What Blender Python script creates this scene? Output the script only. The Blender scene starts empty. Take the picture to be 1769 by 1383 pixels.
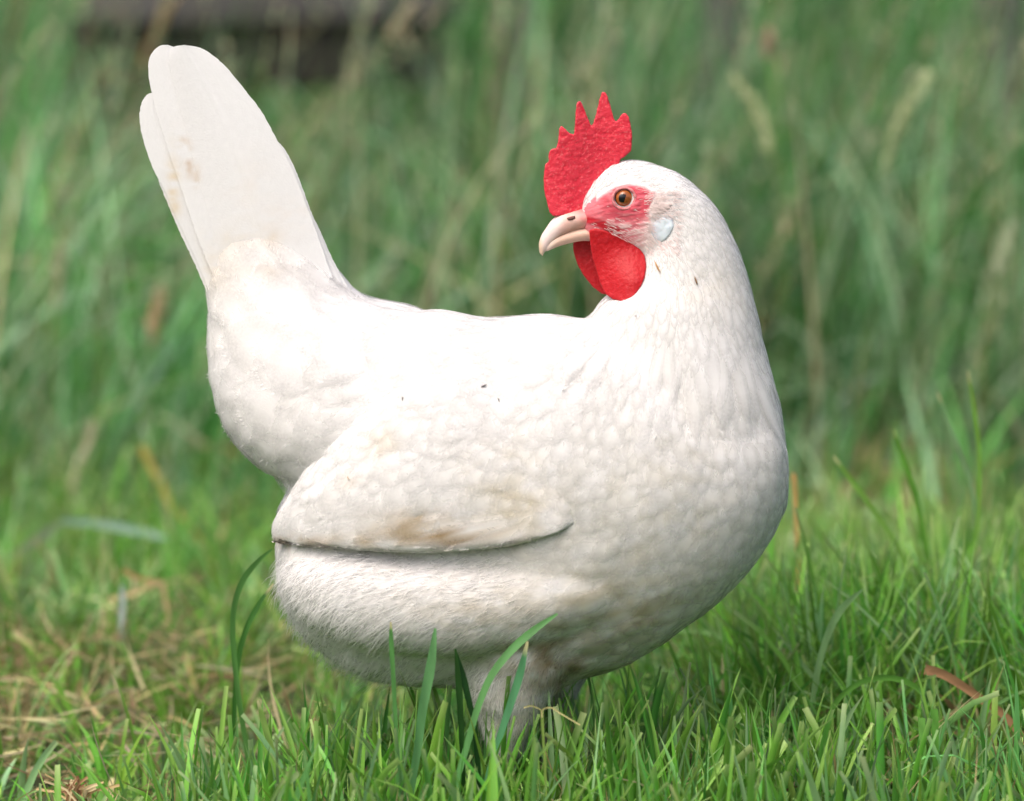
import bpy, bmesh, math, random
import numpy as np
from mathutils import Vector, Matrix, noise
from mathutils.bvhtree import BVHTree

random.seed(7)
rng = np.random.default_rng(11)
SC = bpy.context.scene
COL = SC.collection

# ------------------------------------------------------------------ camera
S = 0.34e-3                       # metres per photo pixel at the hen
LENS = 140.0
D = 1769 * S * LENS / 36.0        # distance camera - hen
TH = math.radians(8.0)            # the photographer looks slightly down
ZC = 0.258                        # height of the picture centre above the ground
FW = Vector((0, math.cos(TH), -math.sin(TH)))
UP = Vector((0, math.sin(TH), math.cos(TH)))
CAM = Vector((0, 0, ZC)) - FW * D
cd = bpy.data.cameras.new('camera')
cd.lens = LENS; cd.sensor_width = 36.0; cd.sensor_fit = 'HORIZONTAL'
cd.clip_start = 0.05; cd.clip_end = 2000
cd.dof.use_dof = True; cd.dof.focus_distance = D - 0.025; cd.dof.aperture_fstop = 4.4
cam = bpy.data.objects.new('camera', cd); COL.objects.link(cam)
cam.location = CAM; cam.rotation_euler = (math.pi/2 - TH, 0, 0)
SC.camera = cam

# ------------------------------------------------------------------ sky, sun, exposure
SUN_EL, SUN_AZ = math.radians(57), math.radians(-145)      # azimuth from +y towards +x
w = bpy.data.worlds.new('World'); SC.world = w; w.use_nodes = True
nt = w.node_tree; nt.nodes.clear()
sky = nt.nodes.new('ShaderNodeTexSky'); sky.sky_type = 'NISHITA'; sky.sun_disc = False
sky.sun_elevation = SUN_EL; sky.sun_rotation = SUN_AZ
sky.air_density = 0.8; sky.dust_density = 8.0; sky.ozone_density = 0.3
bg = nt.nodes.new('ShaderNodeBackground'); bg.inputs['Strength'].default_value = 0.15
wo = nt.nodes.new('ShaderNodeOutputWorld')
nt.links.new(sky.outputs[0], bg.inputs[0]); nt.links.new(bg.outputs[0], wo.inputs[0])
sl = bpy.data.lights.new('sun', 'SUN'); sl.energy = 0.95; sl.angle = math.radians(60); sl.color = (1.0, 0.985, 0.97)
so = bpy.data.objects.new('sun', sl); COL.objects.link(so)
sd = Vector((math.sin(SUN_AZ)*math.cos(SUN_EL), math.cos(SUN_AZ)*math.cos(SUN_EL), math.sin(SUN_EL)))
so.rotation_euler = (-sd).to_track_quat('-Z', 'Y').to_euler()
so.location = (0, 0, 5)
SC.view_settings.view_transform = 'Standard'; SC.view_settings.look = 'None'
SC.view_settings.gamma = 1.0; SC.view_settings.use_curve_mapping = False
SC.view_settings.exposure = 0.50
SC.render.engine = 'CYCLES'
SC.cycles.use_denoising = True
SC.cycles.max_bounces = 6; SC.cycles.diffuse_bounces = 3; SC.cycles.transmission_bounces = 4
SC.cycles.transparent_max_bounces = 20

# ------------------------------------------------------------------ helpers
K = S / D
def at(px, py, y=0.0):
    """world point on the plane y that the photo pixel shows"""
    d = FW + Vector((1, 0, 0)) * ((px - 884.5) * K) - UP * ((py - 691.5) * K)
    t = (y - CAM.y) / d.y
    return CAM + d * t
def atn(px, py, y=0.0):
    """the same for arrays"""
    px = np.asarray(px, float); py = np.asarray(py, float); y = np.asarray(y, float) + 0*px
    dx = (px - 884.5) * K; v = (py - 691.5) * K
    dy = FW.y - UP.y * v; dz = FW.z - UP.z * v
    t = (y - CAM.y) / dy
    return np.stack([CAM.x + dx*t, y, CAM.z + dz*t], -1)
def topx(p):
    """photo pixel of world points (n,3)"""
    p = np.asarray(p, float); r = p - np.array(CAM)
    f = r @ np.array(FW); u = r @ np.array(UP)
    return 884.5 + r[..., 0]/f/K, 691.5 - u/f/K
def lin(c):
    c = np.asarray(c, float)/255.0
    return np.where(c <= 0.04045, c/12.92, ((c+0.055)/1.055)**2.4)
def ss(a, b, x):
    t = np.clip((np.asarray(x, float)-a)/(b-a), 0, 1); return t*t*(3-2*t)

def mesh_np(name, V, F, colors=None, smooth=True, extra=None):
    """mesh from numpy; F is a list of (n,k) index arrays"""
    me = bpy.data.meshes.new(name)
    V = np.asarray(V, np.float32)
    me.vertices.add(len(V)); me.vertices.foreach_set('co', V.ravel())
    F = [np.asarray(f, np.int32) for f in F if len(f)]
    nl = sum(f.size for f in F); npoly = sum(len(f) for f in F)
    me.loops.add(nl); me.polygons.add(npoly)
    me.loops.foreach_set('vertex_index', np.concatenate([f.ravel() for f in F]))
    tot = np.concatenate([np.full(len(f), f.shape[1], np.int32) for f in F])
    me.polygons.foreach_set('loop_start', np.concatenate([[0], np.cumsum(tot)[:-1]]).astype(np.int32))
    me.update(calc_edges=True)
    if smooth: me.polygons.foreach_set('use_smooth', np.ones(npoly, bool))
    if colors is not None:
        c = np.ones((len(V), 4), np.float32); c[:, :3] = colors
        a = me.attributes.new('Col', 'FLOAT_COLOR', 'POINT'); a.data.foreach_set('color', c.ravel())
    for k, v in (extra or {}).items():
        a = me.attributes.new(k, 'FLOAT', 'POINT'); a.data.foreach_set('value', np.asarray(v, np.float32))
    return me
def link(name, me, mat=None, parent=None, **tags):
    o = bpy.data.objects.new(name, me); COL.objects.link(o)
    if mat is not None and me is not None:
        me.materials.clear(); me.materials.append(mat)
    if parent is not None: o.parent = parent
    for k, v in tags.items(): o[k] = v
    return o
def verts(me):
    a = np.empty(len(me.vertices)*3, np.float32); me.vertices.foreach_get('co', a); return a.reshape(-1, 3)
def normals(me):
    a = np.empty(len(me.vertices)*3, np.float32); me.vertices.foreach_get('normal', a); return a.reshape(-1, 3)
def setverts(me, v):
    me.vertices.foreach_set('co', np.asarray(v, np.float32).ravel()); me.update()
def vnoise(P, scale, seed=0.0):
    off = Vector((seed*13.1, seed*7.7, seed*3.3))
    return np.array([noise.noise(Vector(p)*scale + off) for p in P])
def evaluated(me, mods):
    """run modifiers on a mesh without any operator"""
    o = bpy.data.objects.new('tmp', me); COL.objects.link(o)
    for kind, kw in mods:
        m = o.modifiers.new(kind, kind)
        for k, v in kw.items(): setattr(m, k, v)
    dg = bpy.context.evaluated_depsgraph_get(); dg.update()
    r = bpy.data.meshes.new_from_object(o.evaluated_get(dg))
    bpy.data.objects.remove(o)
    r.polygons.foreach_set('use_smooth', np.ones(len(r.polygons), bool))
    return r
def cr(P, n):
    """Catmull-Rom through rows of P, n samples"""
    P = np.asarray(P, float); m = len(P)
    Q = np.vstack([2*P[0]-P[1], P, 2*P[-1]-P[-2]])
    t = np.linspace(0, m-1-1e-9, n); i = t.astype(int); f = (t-i)[:, None]
    a, b, c, d = Q[i], Q[i+1], Q[i+2], Q[i+3]
    return 0.5*((2*b)+(c-a)*f+(2*a-5*b+4*c-d)*f**2+(3*b-a-3*c+d)*f**3)
def loft(st, n=40, m=32, ex=1.0, lip=0.0):
    """closed tube through stations (x1,y1,x2,y2, depth1, depth2, halfdepth): photo px for the outline, px units for depth"""
    R = cr(np.array(st, float), n)
    a = np.linspace(0, 2*math.pi, m, endpoint=False)
    V = []
    for r in R:
        p1 = np.array(at(r[0], r[1], r[4]*S)); p2 = np.array(at(r[2], r[3], r[5]*S))
        mid = (p1+p2)/2; h = (p1-p2)/2
        nrm = np.cross(h, (1, 0, 0)) if abs(h[0]) < abs(h[2]) else np.array((0, 1.0, 0))
        ln = np.linalg.norm(nrm); nrm = nrm/ln if ln > 1e-9 else np.array((0, 1.0, 0))
        if nrm[1] < 0: nrm = -nrm
        c, s_ = np.cos(a), np.sin(a)
        c = np.sign(c)*np.abs(c)**ex; s_ = np.sign(s_)*np.abs(s_)**ex
        if lip:                                       # a flat flap: thick above, thin along the lower edge
            low = np.clip(-c, 0, 1); s_ = np.sign(s_)*np.where(c < 0, np.minimum((1-lip*low**1.4), np.abs(s_)*4), np.abs(s_))
        V.append(mid + c[:, None]*h + s_[:, None]*nrm*max(r[6], 0.5)*S)
    V = np.array(V).reshape(-1, 3)
    i = np.arange(n-1)[:, None]*m; j = np.arange(m)[None]; j2 = (j+1) % m
    Fq = np.stack([i+j, i+j2, i+m+j2, i+m+j], -1).reshape(-1, 4)
    c0 = len(V); V = np.vstack([V, V[:m].mean(0), V[(n-1)*m:n*m].mean(0)])
    jj = np.arange(m)
    T0 = np.stack([np.full(m, c0), (jj+1) % m, jj], -1)
    T1 = np.stack([np.full(m, c0+1), (n-1)*m+jj, (n-1)*m+(jj+1) % m], -1)
    return V, Fq, np.vstack([T0, T1])
def join(parts):
    V, Q, T, k = [], [], [], 0
    for v, q, t in parts:
        V.append(v); Q.append(q+k); T.append(t+k); k += len(v)
    return np.vstack(V), [np.vstack(Q), np.vstack(T)]
def tube(pts, rad, m=8):
    """tapered tube through world points"""
    pts = np.asarray(pts, float); n = len(pts); rad = np.broadcast_to(np.asarray(rad, float), (n,))
    tg = np.gradient(pts, axis=0); tg /= np.linalg.norm(tg, axis=1)[:, None]+1e-12
    ref = np.array((0.3, 1, 0.2)); ref = ref/np.linalg.norm(ref)
    V = []; a = np.linspace(0, 2*math.pi, m, endpoint=False)
    for p, t, r in zip(pts, tg, rad):
        x = np.cross(t, ref); x /= np.linalg.norm(x)+1e-12; y = np.cross(t, x)
        V.append(p + r*(np.cos(a)[:, None]*x + np.sin(a)[:, None]*y))
    V = np.array(V).reshape(-1, 3)
    i = np.arange(n-1)[:, None]*m; j = np.arange(m)[None]; j2 = (j+1) % m
    Fq = np.stack([i+j, i+j2, i+m+j2, i+m+j], -1).reshape(-1, 4)
    c0 = len(V); V = np.vstack([V, pts[0], pts[-1]]); jj = np.arange(m)
    T = np.vstack([np.stack([np.full(m, c0), (jj+1) % m, jj], -1), np.stack([np.full(m, c0+1), (n-1)*m+jj, (n-1)*m+(jj+1) % m], -1)])
    return V, Fq, T

# ------------------------------------------------------------------ materials
def newmat(name):
    m = bpy.data.materials.new(name); m.use_nodes = True
    t = m.node_tree; b = t.nodes['Principled BSDF']; o = t.nodes['Material Output']
    return m, t, b, o
def N(t, kind, **kw):
    n = t.nodes.new(kind)
    for k, v in kw.items():
        if k in n.inputs.keys(): n.inputs[k].default_value = v
        else: setattr(n, k, v)
    return n
def bump(t, b, src, strength, dist):
    n = N(t, 'ShaderNodeBump', Strength=strength, Distance=dist)
    t.links.new(src, n.inputs['Height']); t.links.new(n.outputs[0], b.inputs['Normal'])
    return n
def attr(t, name='Col'):
    n = t.nodes.new('ShaderNodeAttribute'); n.attribute_name = name; return n

def mat_grass(name, transl=0.35, rough=0.45, spec=0.3):
    m, t, b, o = newmat(name)
    a = attr(t); b.inputs['Roughness'].default_value = rough; b.inputs['Specular IOR Level'].default_value = spec
    t.links.new(a.outputs['Color'], b.inputs['Base Color'])
    tr = N(t, 'ShaderNodeBsdfTranslucent'); t.links.new(a.outputs['Color'], tr.inputs[0])
    mx = N(t, 'ShaderNodeMixShader'); mx.inputs[0].default_value = transl
    t.links.new(b.outputs[0], mx.inputs[1]); t.links.new(tr.outputs[0], mx.inputs[2]); t.links.new(mx.outputs[0], o.inputs[0])
    return m
M_GRASS = mat_grass('grass_blade', 0.42)
M_STRAW = mat_grass('dry_straw', 0.2, 0.6, 0.2)

def mat_feather(name, fine=900.0, bs=0.25, soft=False, transl=0.25):
    m, t, b, o = newmat(name)
    a = attr(t); b.inputs['Roughness'].default_value = 0.75; b.inputs['Specular IOR Level'].default_value = 0.15
    t.links.new(a.outputs['Color'], b.inputs['Base Color'])
    tc = N(t, 'ShaderNodeTexCoord')
    n1 = N(t, 'ShaderNodeTexNoise', Scale=fine, Detail=3.0); t.links.new(tc.outputs['Object'], n1.inputs['Vector'])
    bump(t, b, n1.outputs[0], bs, 0.0006)
    tr = N(t, 'ShaderNodeBsdfTranslucent'); t.links.new(a.outputs['Color'], tr.inputs[0])
    mx = N(t, 'ShaderNodeMixShader'); mx.inputs[0].default_value = transl
    t.links.new(b.outputs[0], mx.inputs[1]); t.links.new(tr.outputs[0], mx.inputs[2]); t.links.new(mx.outputs[0], o.inputs[0])
    if soft:                                   # the thin open barbs at a feather's edge let the one below show through
        al = attr(t, 'open'); tp = N(t, 'ShaderNodeBsdfTransparent'); m2 = N(t, 'ShaderNodeMixShader')
        nz = N(t, 'ShaderNodeTexNoise', Scale=650.0, Detail=2.0); t.links.new(tc.outputs['Object'], nz.inputs['Vector'])
        mr = N(t, 'ShaderNodeMath', operation='MULTIPLY_ADD'); t.links.new(nz.outputs[0], mr.inputs[0]); mr.inputs[1].default_value = 1.3; mr.inputs[2].default_value = -.65
        pw_ = N(t, 'ShaderNodeMath', operation='MULTIPLY'); t.links.new(mr.outputs[0], pw_.inputs[0])
        hm = N(t, 'ShaderNodeMath', operation='PINGPONG'); t.links.new(al.outputs['Fac'], hm.inputs[0]); hm.inputs[1].default_value = .5; t.links.new(hm.outputs[0], pw_.inputs[1])
        ad = N(t, 'ShaderNodeMath', operation='MULTIPLY_ADD'); t.links.new(pw_.outputs[0], ad.inputs[0]); ad.inputs[1].default_value = .8; t.links.new(al.outputs['Fac'], ad.inputs[2]); ad.use_clamp = True
        t.links.new(ad.outputs[0], m2.inputs[0]); t.links.new(mx.outputs[0], m2.inputs[1]); t.links.new(tp.outputs[0], m2.inputs[2]); t.links.new(m2.outputs[0], o.inputs[0])
    return m
M_FEATHER = mat_feather('white_feather')
M_SOFT = mat_feather('soft_edged_feather', soft=True, transl=.25)
M_DOWN = mat_feather('loose_down', transl=.5)
M_TAIL = mat_feather('stiff_tail_feather', transl=.12)

def mat_col(name, rough, spec=0.5, sss=0.0, nscale=None, nstr=0.3, ndist=0.0004, rad=(1, .2, .1)):
    m, t, b, o = newmat(name)
    a = attr(t); t.links.new(a.outputs['Color'], b.inputs['Base Color'])
    b.inputs['Roughness'].default_value = rough; b.inputs['Specular IOR Level'].default_value = spec
    if sss:
        b.inputs['Subsurface Weight'].default_value = sss; b.inputs['Subsurface Radius'].default_value = rad
        b.inputs['Subsurface Scale'].default_value = 0.002
    if nscale:
        tc = N(t, 'ShaderNodeTexCoord')
        n1 = N(t, 'ShaderNodeTexNoise', Scale=nscale, Detail=3.0); t.links.new(tc.outputs['Object'], n1.inputs['Vector'])
        bump(t, b, n1.outputs[0], nstr, ndist)
    return m
M_COMB = mat_col('red_comb_skin', 0.5, 0.35, 0.15, 1100.0, 0.5, 0.0006)
M_SKIN = mat_col('face_skin', 0.5, 0.4, 0.15, 1500.0, 0.4, 0.0004)
M_HORN = mat_col('beak_horn', 0.5, 0.4, 0.1, 600.0, 0.35, 0.0005)
M_LOBE = mat_col('earlobe_skin', 0.5, 0.3, 0.1, 1200.0, 0.3, 0.0003)
M_SHANK = mat_col('leg_scale', 0.5, 0.4, 0.0, 700.0, 0.3, 0.0004)
M_EYE = mat_col('eye_gloss', 0.04, 0.6)
def const(me, c):
    c4 = np.ones((len(me.vertices), 4), np.float32); c4[:, :3] = c
    a = me.attributes.get('Col') or me.attributes.new('Col', 'FLOAT_COLOR', 'POINT')
    a.data.foreach_set('color', c4.ravel())
def setcol(me, c):
    c4 = np.ones((len(me.vertices), 4), np.float32); c4[:, :3] = c
    a = me.attributes.get('Col') or me.attributes.new('Col', 'FLOAT_COLOR', 'POINT')
    a.data.foreach_set('color', c4.ravel())

# ------------------------------------------------------------------ ground
def gheight(x, y):
    """gentle unevenness of the lawn"""
    return (0.006*np.sin(x*9.0+1.3)*np.cos(y*7.0) + 0.004*np.sin(x*23+y*17)
            + 0.028*np.exp(-(((x-0.26)/0.16)**2 + ((y-0.12)/0.2)**2)))
def build_ground():
    xs = np.unique(np.concatenate([[-900, -300, -80, -25, -8, -4], np.linspace(-2, 2, 81), [4, 8, 25, 80, 300, 900]]))
    ys = np.unique(np.concatenate([[-300, -80, -25, -8, -4], np.linspace(-2.6, 4, 133), [6, 9, 15, 30, 80, 300, 1200]]))
    X, Y = np.meshgrid(xs, ys); near = np.exp(-((X/3)**2+(Y/4)**2)**3)
    Z = gheight(X, Y)*near
    V = np.stack([X, Y, Z], -1).reshape(-1, 3); nx = len(xs)
    i = np.arange(len(ys)-1)[:, None]*nx; j = np.arange(nx-1)[None]
    F = np.stack([i+j, i+j+1, i+nx+j+1, i+nx+j], -1).reshape(-1, 4)
    m, t, b, o = newmat('meadow_soil')
    tc = N(t, 'ShaderNodeTexCoord')
    n1 = N(t, 'ShaderNodeTexNoise', Scale=18.0, Detail=6.0); t.links.new(tc.outputs['Object'], n1.inputs['Vector'])
    r = N(t, 'ShaderNodeValToRGB'); r.color_ramp.elements[0].color = (0.02, 0.022, 0.008, 1); r.color_ramp.elements[1].color = (0.06, 0.085, 0.025, 1)
    r.color_ramp.elements[0].position = 0.35; r.color_ramp.elements[1].position = 0.65
    t.links.new(n1.outputs[0], r.inputs[0]); t.links.new(r.outputs[0], b.inputs['Base Color']); b.inputs['Roughness'].default_value = 0.95
    n2 = N(t, 'ShaderNodeTexNoise', Scale=90.0, Detail=5.0); t.links.new(tc.outputs['Object'], n2.inputs['Vector'])
    bump(t, b, n2.outputs[0], 0.8, 0.01)
    link('ground', mesh_np('ground', V, [F]), m, kind='structure', label='grassy soil of the meadow under the hen', category='ground')
build_ground()

# ------------------------------------------------------------------ grass builder
def blades(root, az, L, W, lean, curl, col, seg=5, fold=True, tipcol=None, tipcut=None, tw=None):
    """n blades as ribbons: heading az, lean from vertical at the root, extra bend curl along the length (radians)"""
    n = len(root); u = np.linspace(0, 1, seg+1)
    th = lean[:, None] + curl[:, None]*u[None]**1.3
    ds = (L/seg)[:, None]
    hx = np.concatenate([np.zeros((n, 1)), np.cumsum(np.sin((th[:, 1:]+th[:, :-1])/2)*ds, 1)], 1)
    hz = np.concatenate([np.zeros((n, 1)), np.cumsum(np.cos((th[:, 1:]+th[:, :-1])/2)*ds, 1)], 1)
    d = np.stack([np.cos(az), np.sin(az), 0*az], -1)
    P = root[:, None] + d[:, None]*hx[..., None] + np.array((0, 0, 1.0))*hz[..., None]
    if tw is None: tw = rng.normal(0, 0.7, n)
    twu = tw[:, None] + rng.normal(0, 0.5, n)[:, None]*u[None]
    side0 = np.stack([-np.sin(az), np.cos(az), 0*az], -1)[:, None]
    nv = np.stack([np.cos(th)*np.cos(az)[:, None], np.cos(th)*np.sin(az)[:, None], -np.sin(th)], -1)
    side = side0*np.cos(twu)[..., None] + nv*np.sin(twu)[..., None]
    nn = -side0*np.sin(twu)[..., None] + nv*np.cos(twu)[..., None]
    cut = np.zeros(n) if tipcut is None else tipcut
    prof = np.minimum(1, (0.55+1.6*u))[None]*((1-u[None]**2.6)*(1-cut[:, None]) + cut[:, None]*(1-0.25*u[None])) + 0.02
    hw = 0.5*W[:, None]*prof
    A = P - side*hw[..., None]; B = P + side*hw[..., None]
    if fold:
        Cn = P + nn*(hw*0.55)[..., None]
        V = np.stack([A, Cn, B], 2).reshape(n, -1, 3); k = 3
    else:
        V = np.stack([A, B], 2).reshape(n, -1, 3); k = 2
    nvb = (seg+1)*k
    base = (np.arange(n)*nvb)[:, None, None]
    i = (np.arange(seg)*k)[None, :, None]; j = np.arange(k-1)[None, None]
    F = np.stack([base+i+j, base+i+j+1, base+i+k+j+1, base+i+k+j], -1).reshape(-1, 4)
    c = np.repeat(col[:, None], nvb, 1)
    uu = np.repeat(u, k)[None, :, None]
    pale = np.array(lin((176, 186, 128)))
    c = c*(0.25*(uu < 0.0) + 1) * 1.0
    wroot = np.clip(1-uu/0.25, 0, 1)*0.35
    c = c*(1-wroot) + (pale*0.6)*wroot
    if tipcol is not None:
        wt = np.clip((uu-0.9)/0.1, 0, 1); c = c*(1-wt) + tipcol[:, None]*wt
    return V.reshape(-1, 3), F, c.reshape(-1, 3)
def grass_mesh(name, sets):
    V, F, C, k = [], [], [], 0
    for v, f, c in sets:
        V.append(v); F.append(f+k); C.append(c); k += len(v)
    return mesh_np(name, np.vstack(V), [np.vstack(F)], np.vstack(C))

G_FRESH = np.array([lin((98, 158, 58)), lin((118, 172, 72)), lin((84, 146, 62)), lin((106, 158, 92)), lin((134, 178, 84)), lin((96, 140, 52)), lin((124, 160, 110))])*1.12
G_STRAW = np.array([lin((200, 186, 136)), lin((186, 170, 122)), lin((208, 198, 158)), lin((170, 150, 108)), lin((158, 134, 100))])*0.85
G_WILD = np.array([lin((76, 126, 66)), lin((92, 140, 88)), lin((58, 112, 50)), lin((124, 158, 128)), lin((70, 118, 64)), lin((144, 166, 142)), lin((92, 136, 66)), lin((150, 172, 150)), lin((104, 152, 96))])*1.15*np.array((.9, 1.03, .86))
def pick(pal, n, jit=0.16):
    c = pal[rng.integers(0, len(pal), n)]
    return c*np.exp(rng.normal(0, jit, (n, 1)))*np.exp(rng.normal(0, 0.05, (n, 3)))
def field(n, x0, x1, y0, y1, reject=None):
    x = rng.uniform(x0, x1, n); y = rng.uniform(y0, y1, n)
    if reject is not None:
        k = reject(x, y); x, y = x[k], y[k]
    return np.stack([x, y, gheight(x, y)-0.003], -1)

def patchy(x, y, f, seed):
    return (np.sin(x*f+seed)*np.cos(y*f*1.3+seed*2.1)+np.sin((x+y)*f*0.6+seed*3.7)+np.cos((x-1.7*y)*f*1.7+seed))/3

def build_lawn():
    sets = []
    def keep(x, y):
        half = 0.36*(D+y)/D
        return rng.random(len(x)) < np.where(np.abs(x) < half, 1.0, 0.28)
    g = lambda x, y, cx, cy, rx, ry: np.exp(-(((x-cx)/rx)**2+((y-cy)/ry)**2))
    def spot(x, y):
        """height factor: tall clump beside the hen, cropped turf elsewhere"""
        tall = 1.6*np.clip(g(x, y, 0.33, 0.30, 0.17, 0.22)*1.5, 0, 1)
        return 0.80 + 0.28*patchy(x, y, 13, 1.0) + tall - 0.34*g(x, y, -0.27, 0.06, 0.17, 0.22) + 0.25*g(x, y, -0.02, -0.06, 0.14, 0.08)
    # tufts: blades that spring from one crown and lean outwards
    T = np.vstack([field(4300, -0.95, 0.95, -0.36, 1.35, keep), field(520, .13, .52, .1, .5)]); T = T[rng.random(len(T)) > .8*g(T[:, 0], T[:, 1], .27, .1, .06, .06)]; k = rng.integers(5, 13, len(T)); idx = np.repeat(np.arange(len(T)), k); m = len(idx)
    a0 = rng.uniform(0, 2*math.pi, m); r0 = np.abs(rng.normal(0, 0.006, m))
    R = T[idx] + np.stack([np.cos(a0)*r0, np.sin(a0)*r0, 0*r0], -1); x, y = R[:, 0], R[:, 1]
    hk = np.clip(spot(x, y), 0.35, 1.85)*np.exp(rng.normal(0, 0.16, len(T)))[idx]
    L = np.minimum(rng.uniform(0.032, 0.092, m)*hk, rng.uniform(.105, .145, m)); W = rng.uniform(0.0016, 0.0052, m)*(0.75+.5*rng.random(len(T)))[idx]
    tl = np.abs(rng.normal(0.0, 0.3, len(T)))[idx]; ta = rng.uniform(0, 6.28, len(T))[idx]
    az = np.where(rng.random(m) < .45, ta+rng.normal(0, .5, m), a0)
    lean = tl*.6 + np.abs(rng.normal(0.06, 0.26, m)); curl = np.abs(rng.normal(0.3, 0.6, m))
    lay = rng.random(m) < (0.10+0.35*g(x, y, -0.26, 0.12, 0.2, 0.25)); lean[lay] += rng.uniform(.5, 1.1, int(lay.sum()))
    tcol = pick(G_FRESH, len(T), .22)[idx]; c = tcol*np.exp(rng.normal(0, .16, (m, 1)))*np.exp(rng.normal(0, .05, (m, 3)))
    yl = np.clip(0.5+patchy(x, y, 9, 4.0), 0, 1)[:, None]*.3
    c = c*(1-yl) + np.array(lin((158, 196, 78)))*0.75*yl
    dry = rng.random(m) < (0.03+0.24*g(x, y, -0.30, 0.30, 0.12, 0.16) + 0.5*g(x, y, 0.27, 1.15, 0.25, 0.2))
    c[dry] = pick(G_STRAW, int(dry.sum())); L[dry] = np.minimum(L[dry], .07)
    tipc = c*0.55+np.array(lin((206, 210, 160)))*0.45
    sets.append(blades(R, az, L, W, lean, curl, c, 5, True, tipc, (rng.random(m) < .3)*rng.uniform(.5, .95, m)))
    # the lawn goes on, thinner, beside and before the picture
    R = field(34000, -2.6, 2.6, -1.3, 1.5); R = R[(np.abs(R[:, 0]) > .8) | (R[:, 1] < -.3)]; m = len(R)
    sets.append(blades(R, rng.uniform(0, 6.28, m), rng.uniform(.04, .1, m), rng.uniform(.003, .006, m), np.abs(rng.normal(.15, .3, m)), np.abs(rng.normal(.3, .5, m)), pick(G_FRESH, m, .25), 4, False))
    # fine single blades between the tufts
    R = field(15000, -0.95, 0.95, -0.36, 1.35, keep); x, y = R[:, 0], R[:, 1]; m = len(R)
    L = rng.uniform(0.02, 0.07, m)*np.clip(spot(x, y), .35, 1.8); c = pick(G_FRESH, m, .3)
    dry = rng.random(m) < .12; c[dry] = pick(G_STRAW, int(dry.sum()))
    sets.append(blades(R, rng.uniform(0, 6.28, m), L, rng.uniform(.001, .003, m), np.abs(rng.normal(.25, .4, m)), rng.normal(.3, .6, m), c, 4, False))
    # longer upright blades round the feet of the hen
    R = field(1500, -0.2, 0.42, -0.17, 0.03); m = len(R)
    c = pick(G_FRESH, m, .25); tipc = c*0.6+np.array(lin((196, 204, 150)))*0.4
    sets.append(blades(R, rng.uniform(0, 6.28, m), rng.uniform(0.04, 0.112, m)*(.75+.25*g(R[:, 0], R[:, 1], 0, -.08, .15, .2)), rng.uniform(0.0018, 0.006, m), np.abs(rng.normal(0.05, 0.2, m)), np.abs(rng.normal(0.2, 0.35, m)), c, 6, True, tipc, (rng.random(m) < .35)*.9))
    # thatch: dead blades lying on the soil, and thin dry wisps
    R = np.vstack([field(9000, -0.9, 0.9, -0.34, 1.35, keep), field(450, -.46, -.16, .08, .5), field(900, .1, .45, 1.0, 1.35)]); m = len(R); R[:, 2] += rng.uniform(0.003, 0.012, m); R[9000-0:, 2] += 0; R[-1350:, 2] += rng.uniform(.0, .03, 1350)
    sets.append(blades(R, rng.uniform(0, 6.28, m), rng.uniform(0.02, 0.07, m), rng.uniform(.001, .0035, m), rng.uniform(1.2, 1.6, m), rng.normal(0, .3, m), pick(G_STRAW[:4], m, .35)*.85, 3, False))
    R = field(1500, -0.7, 0.7, -0.3, 1.2, keep); m = len(R); R[:, 2] += rng.uniform(0.0, 0.03, m)
    sets.append(blades(R, rng.uniform(0, 6.28, m), rng.uniform(0.03, 0.09, m), rng.uniform(0.0008, 0.002, m), rng.uniform(0.4, 1.6, m), rng.normal(0.2, 0.8, m), pick(G_STRAW, m), 5, False))
    link('lawn_grass', grass_mesh('lawn_grass', sets), M_GRASS, kind='stuff', label='short green lawn grass with dry wisps around the hen', category='grass')
build_lawn()

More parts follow.
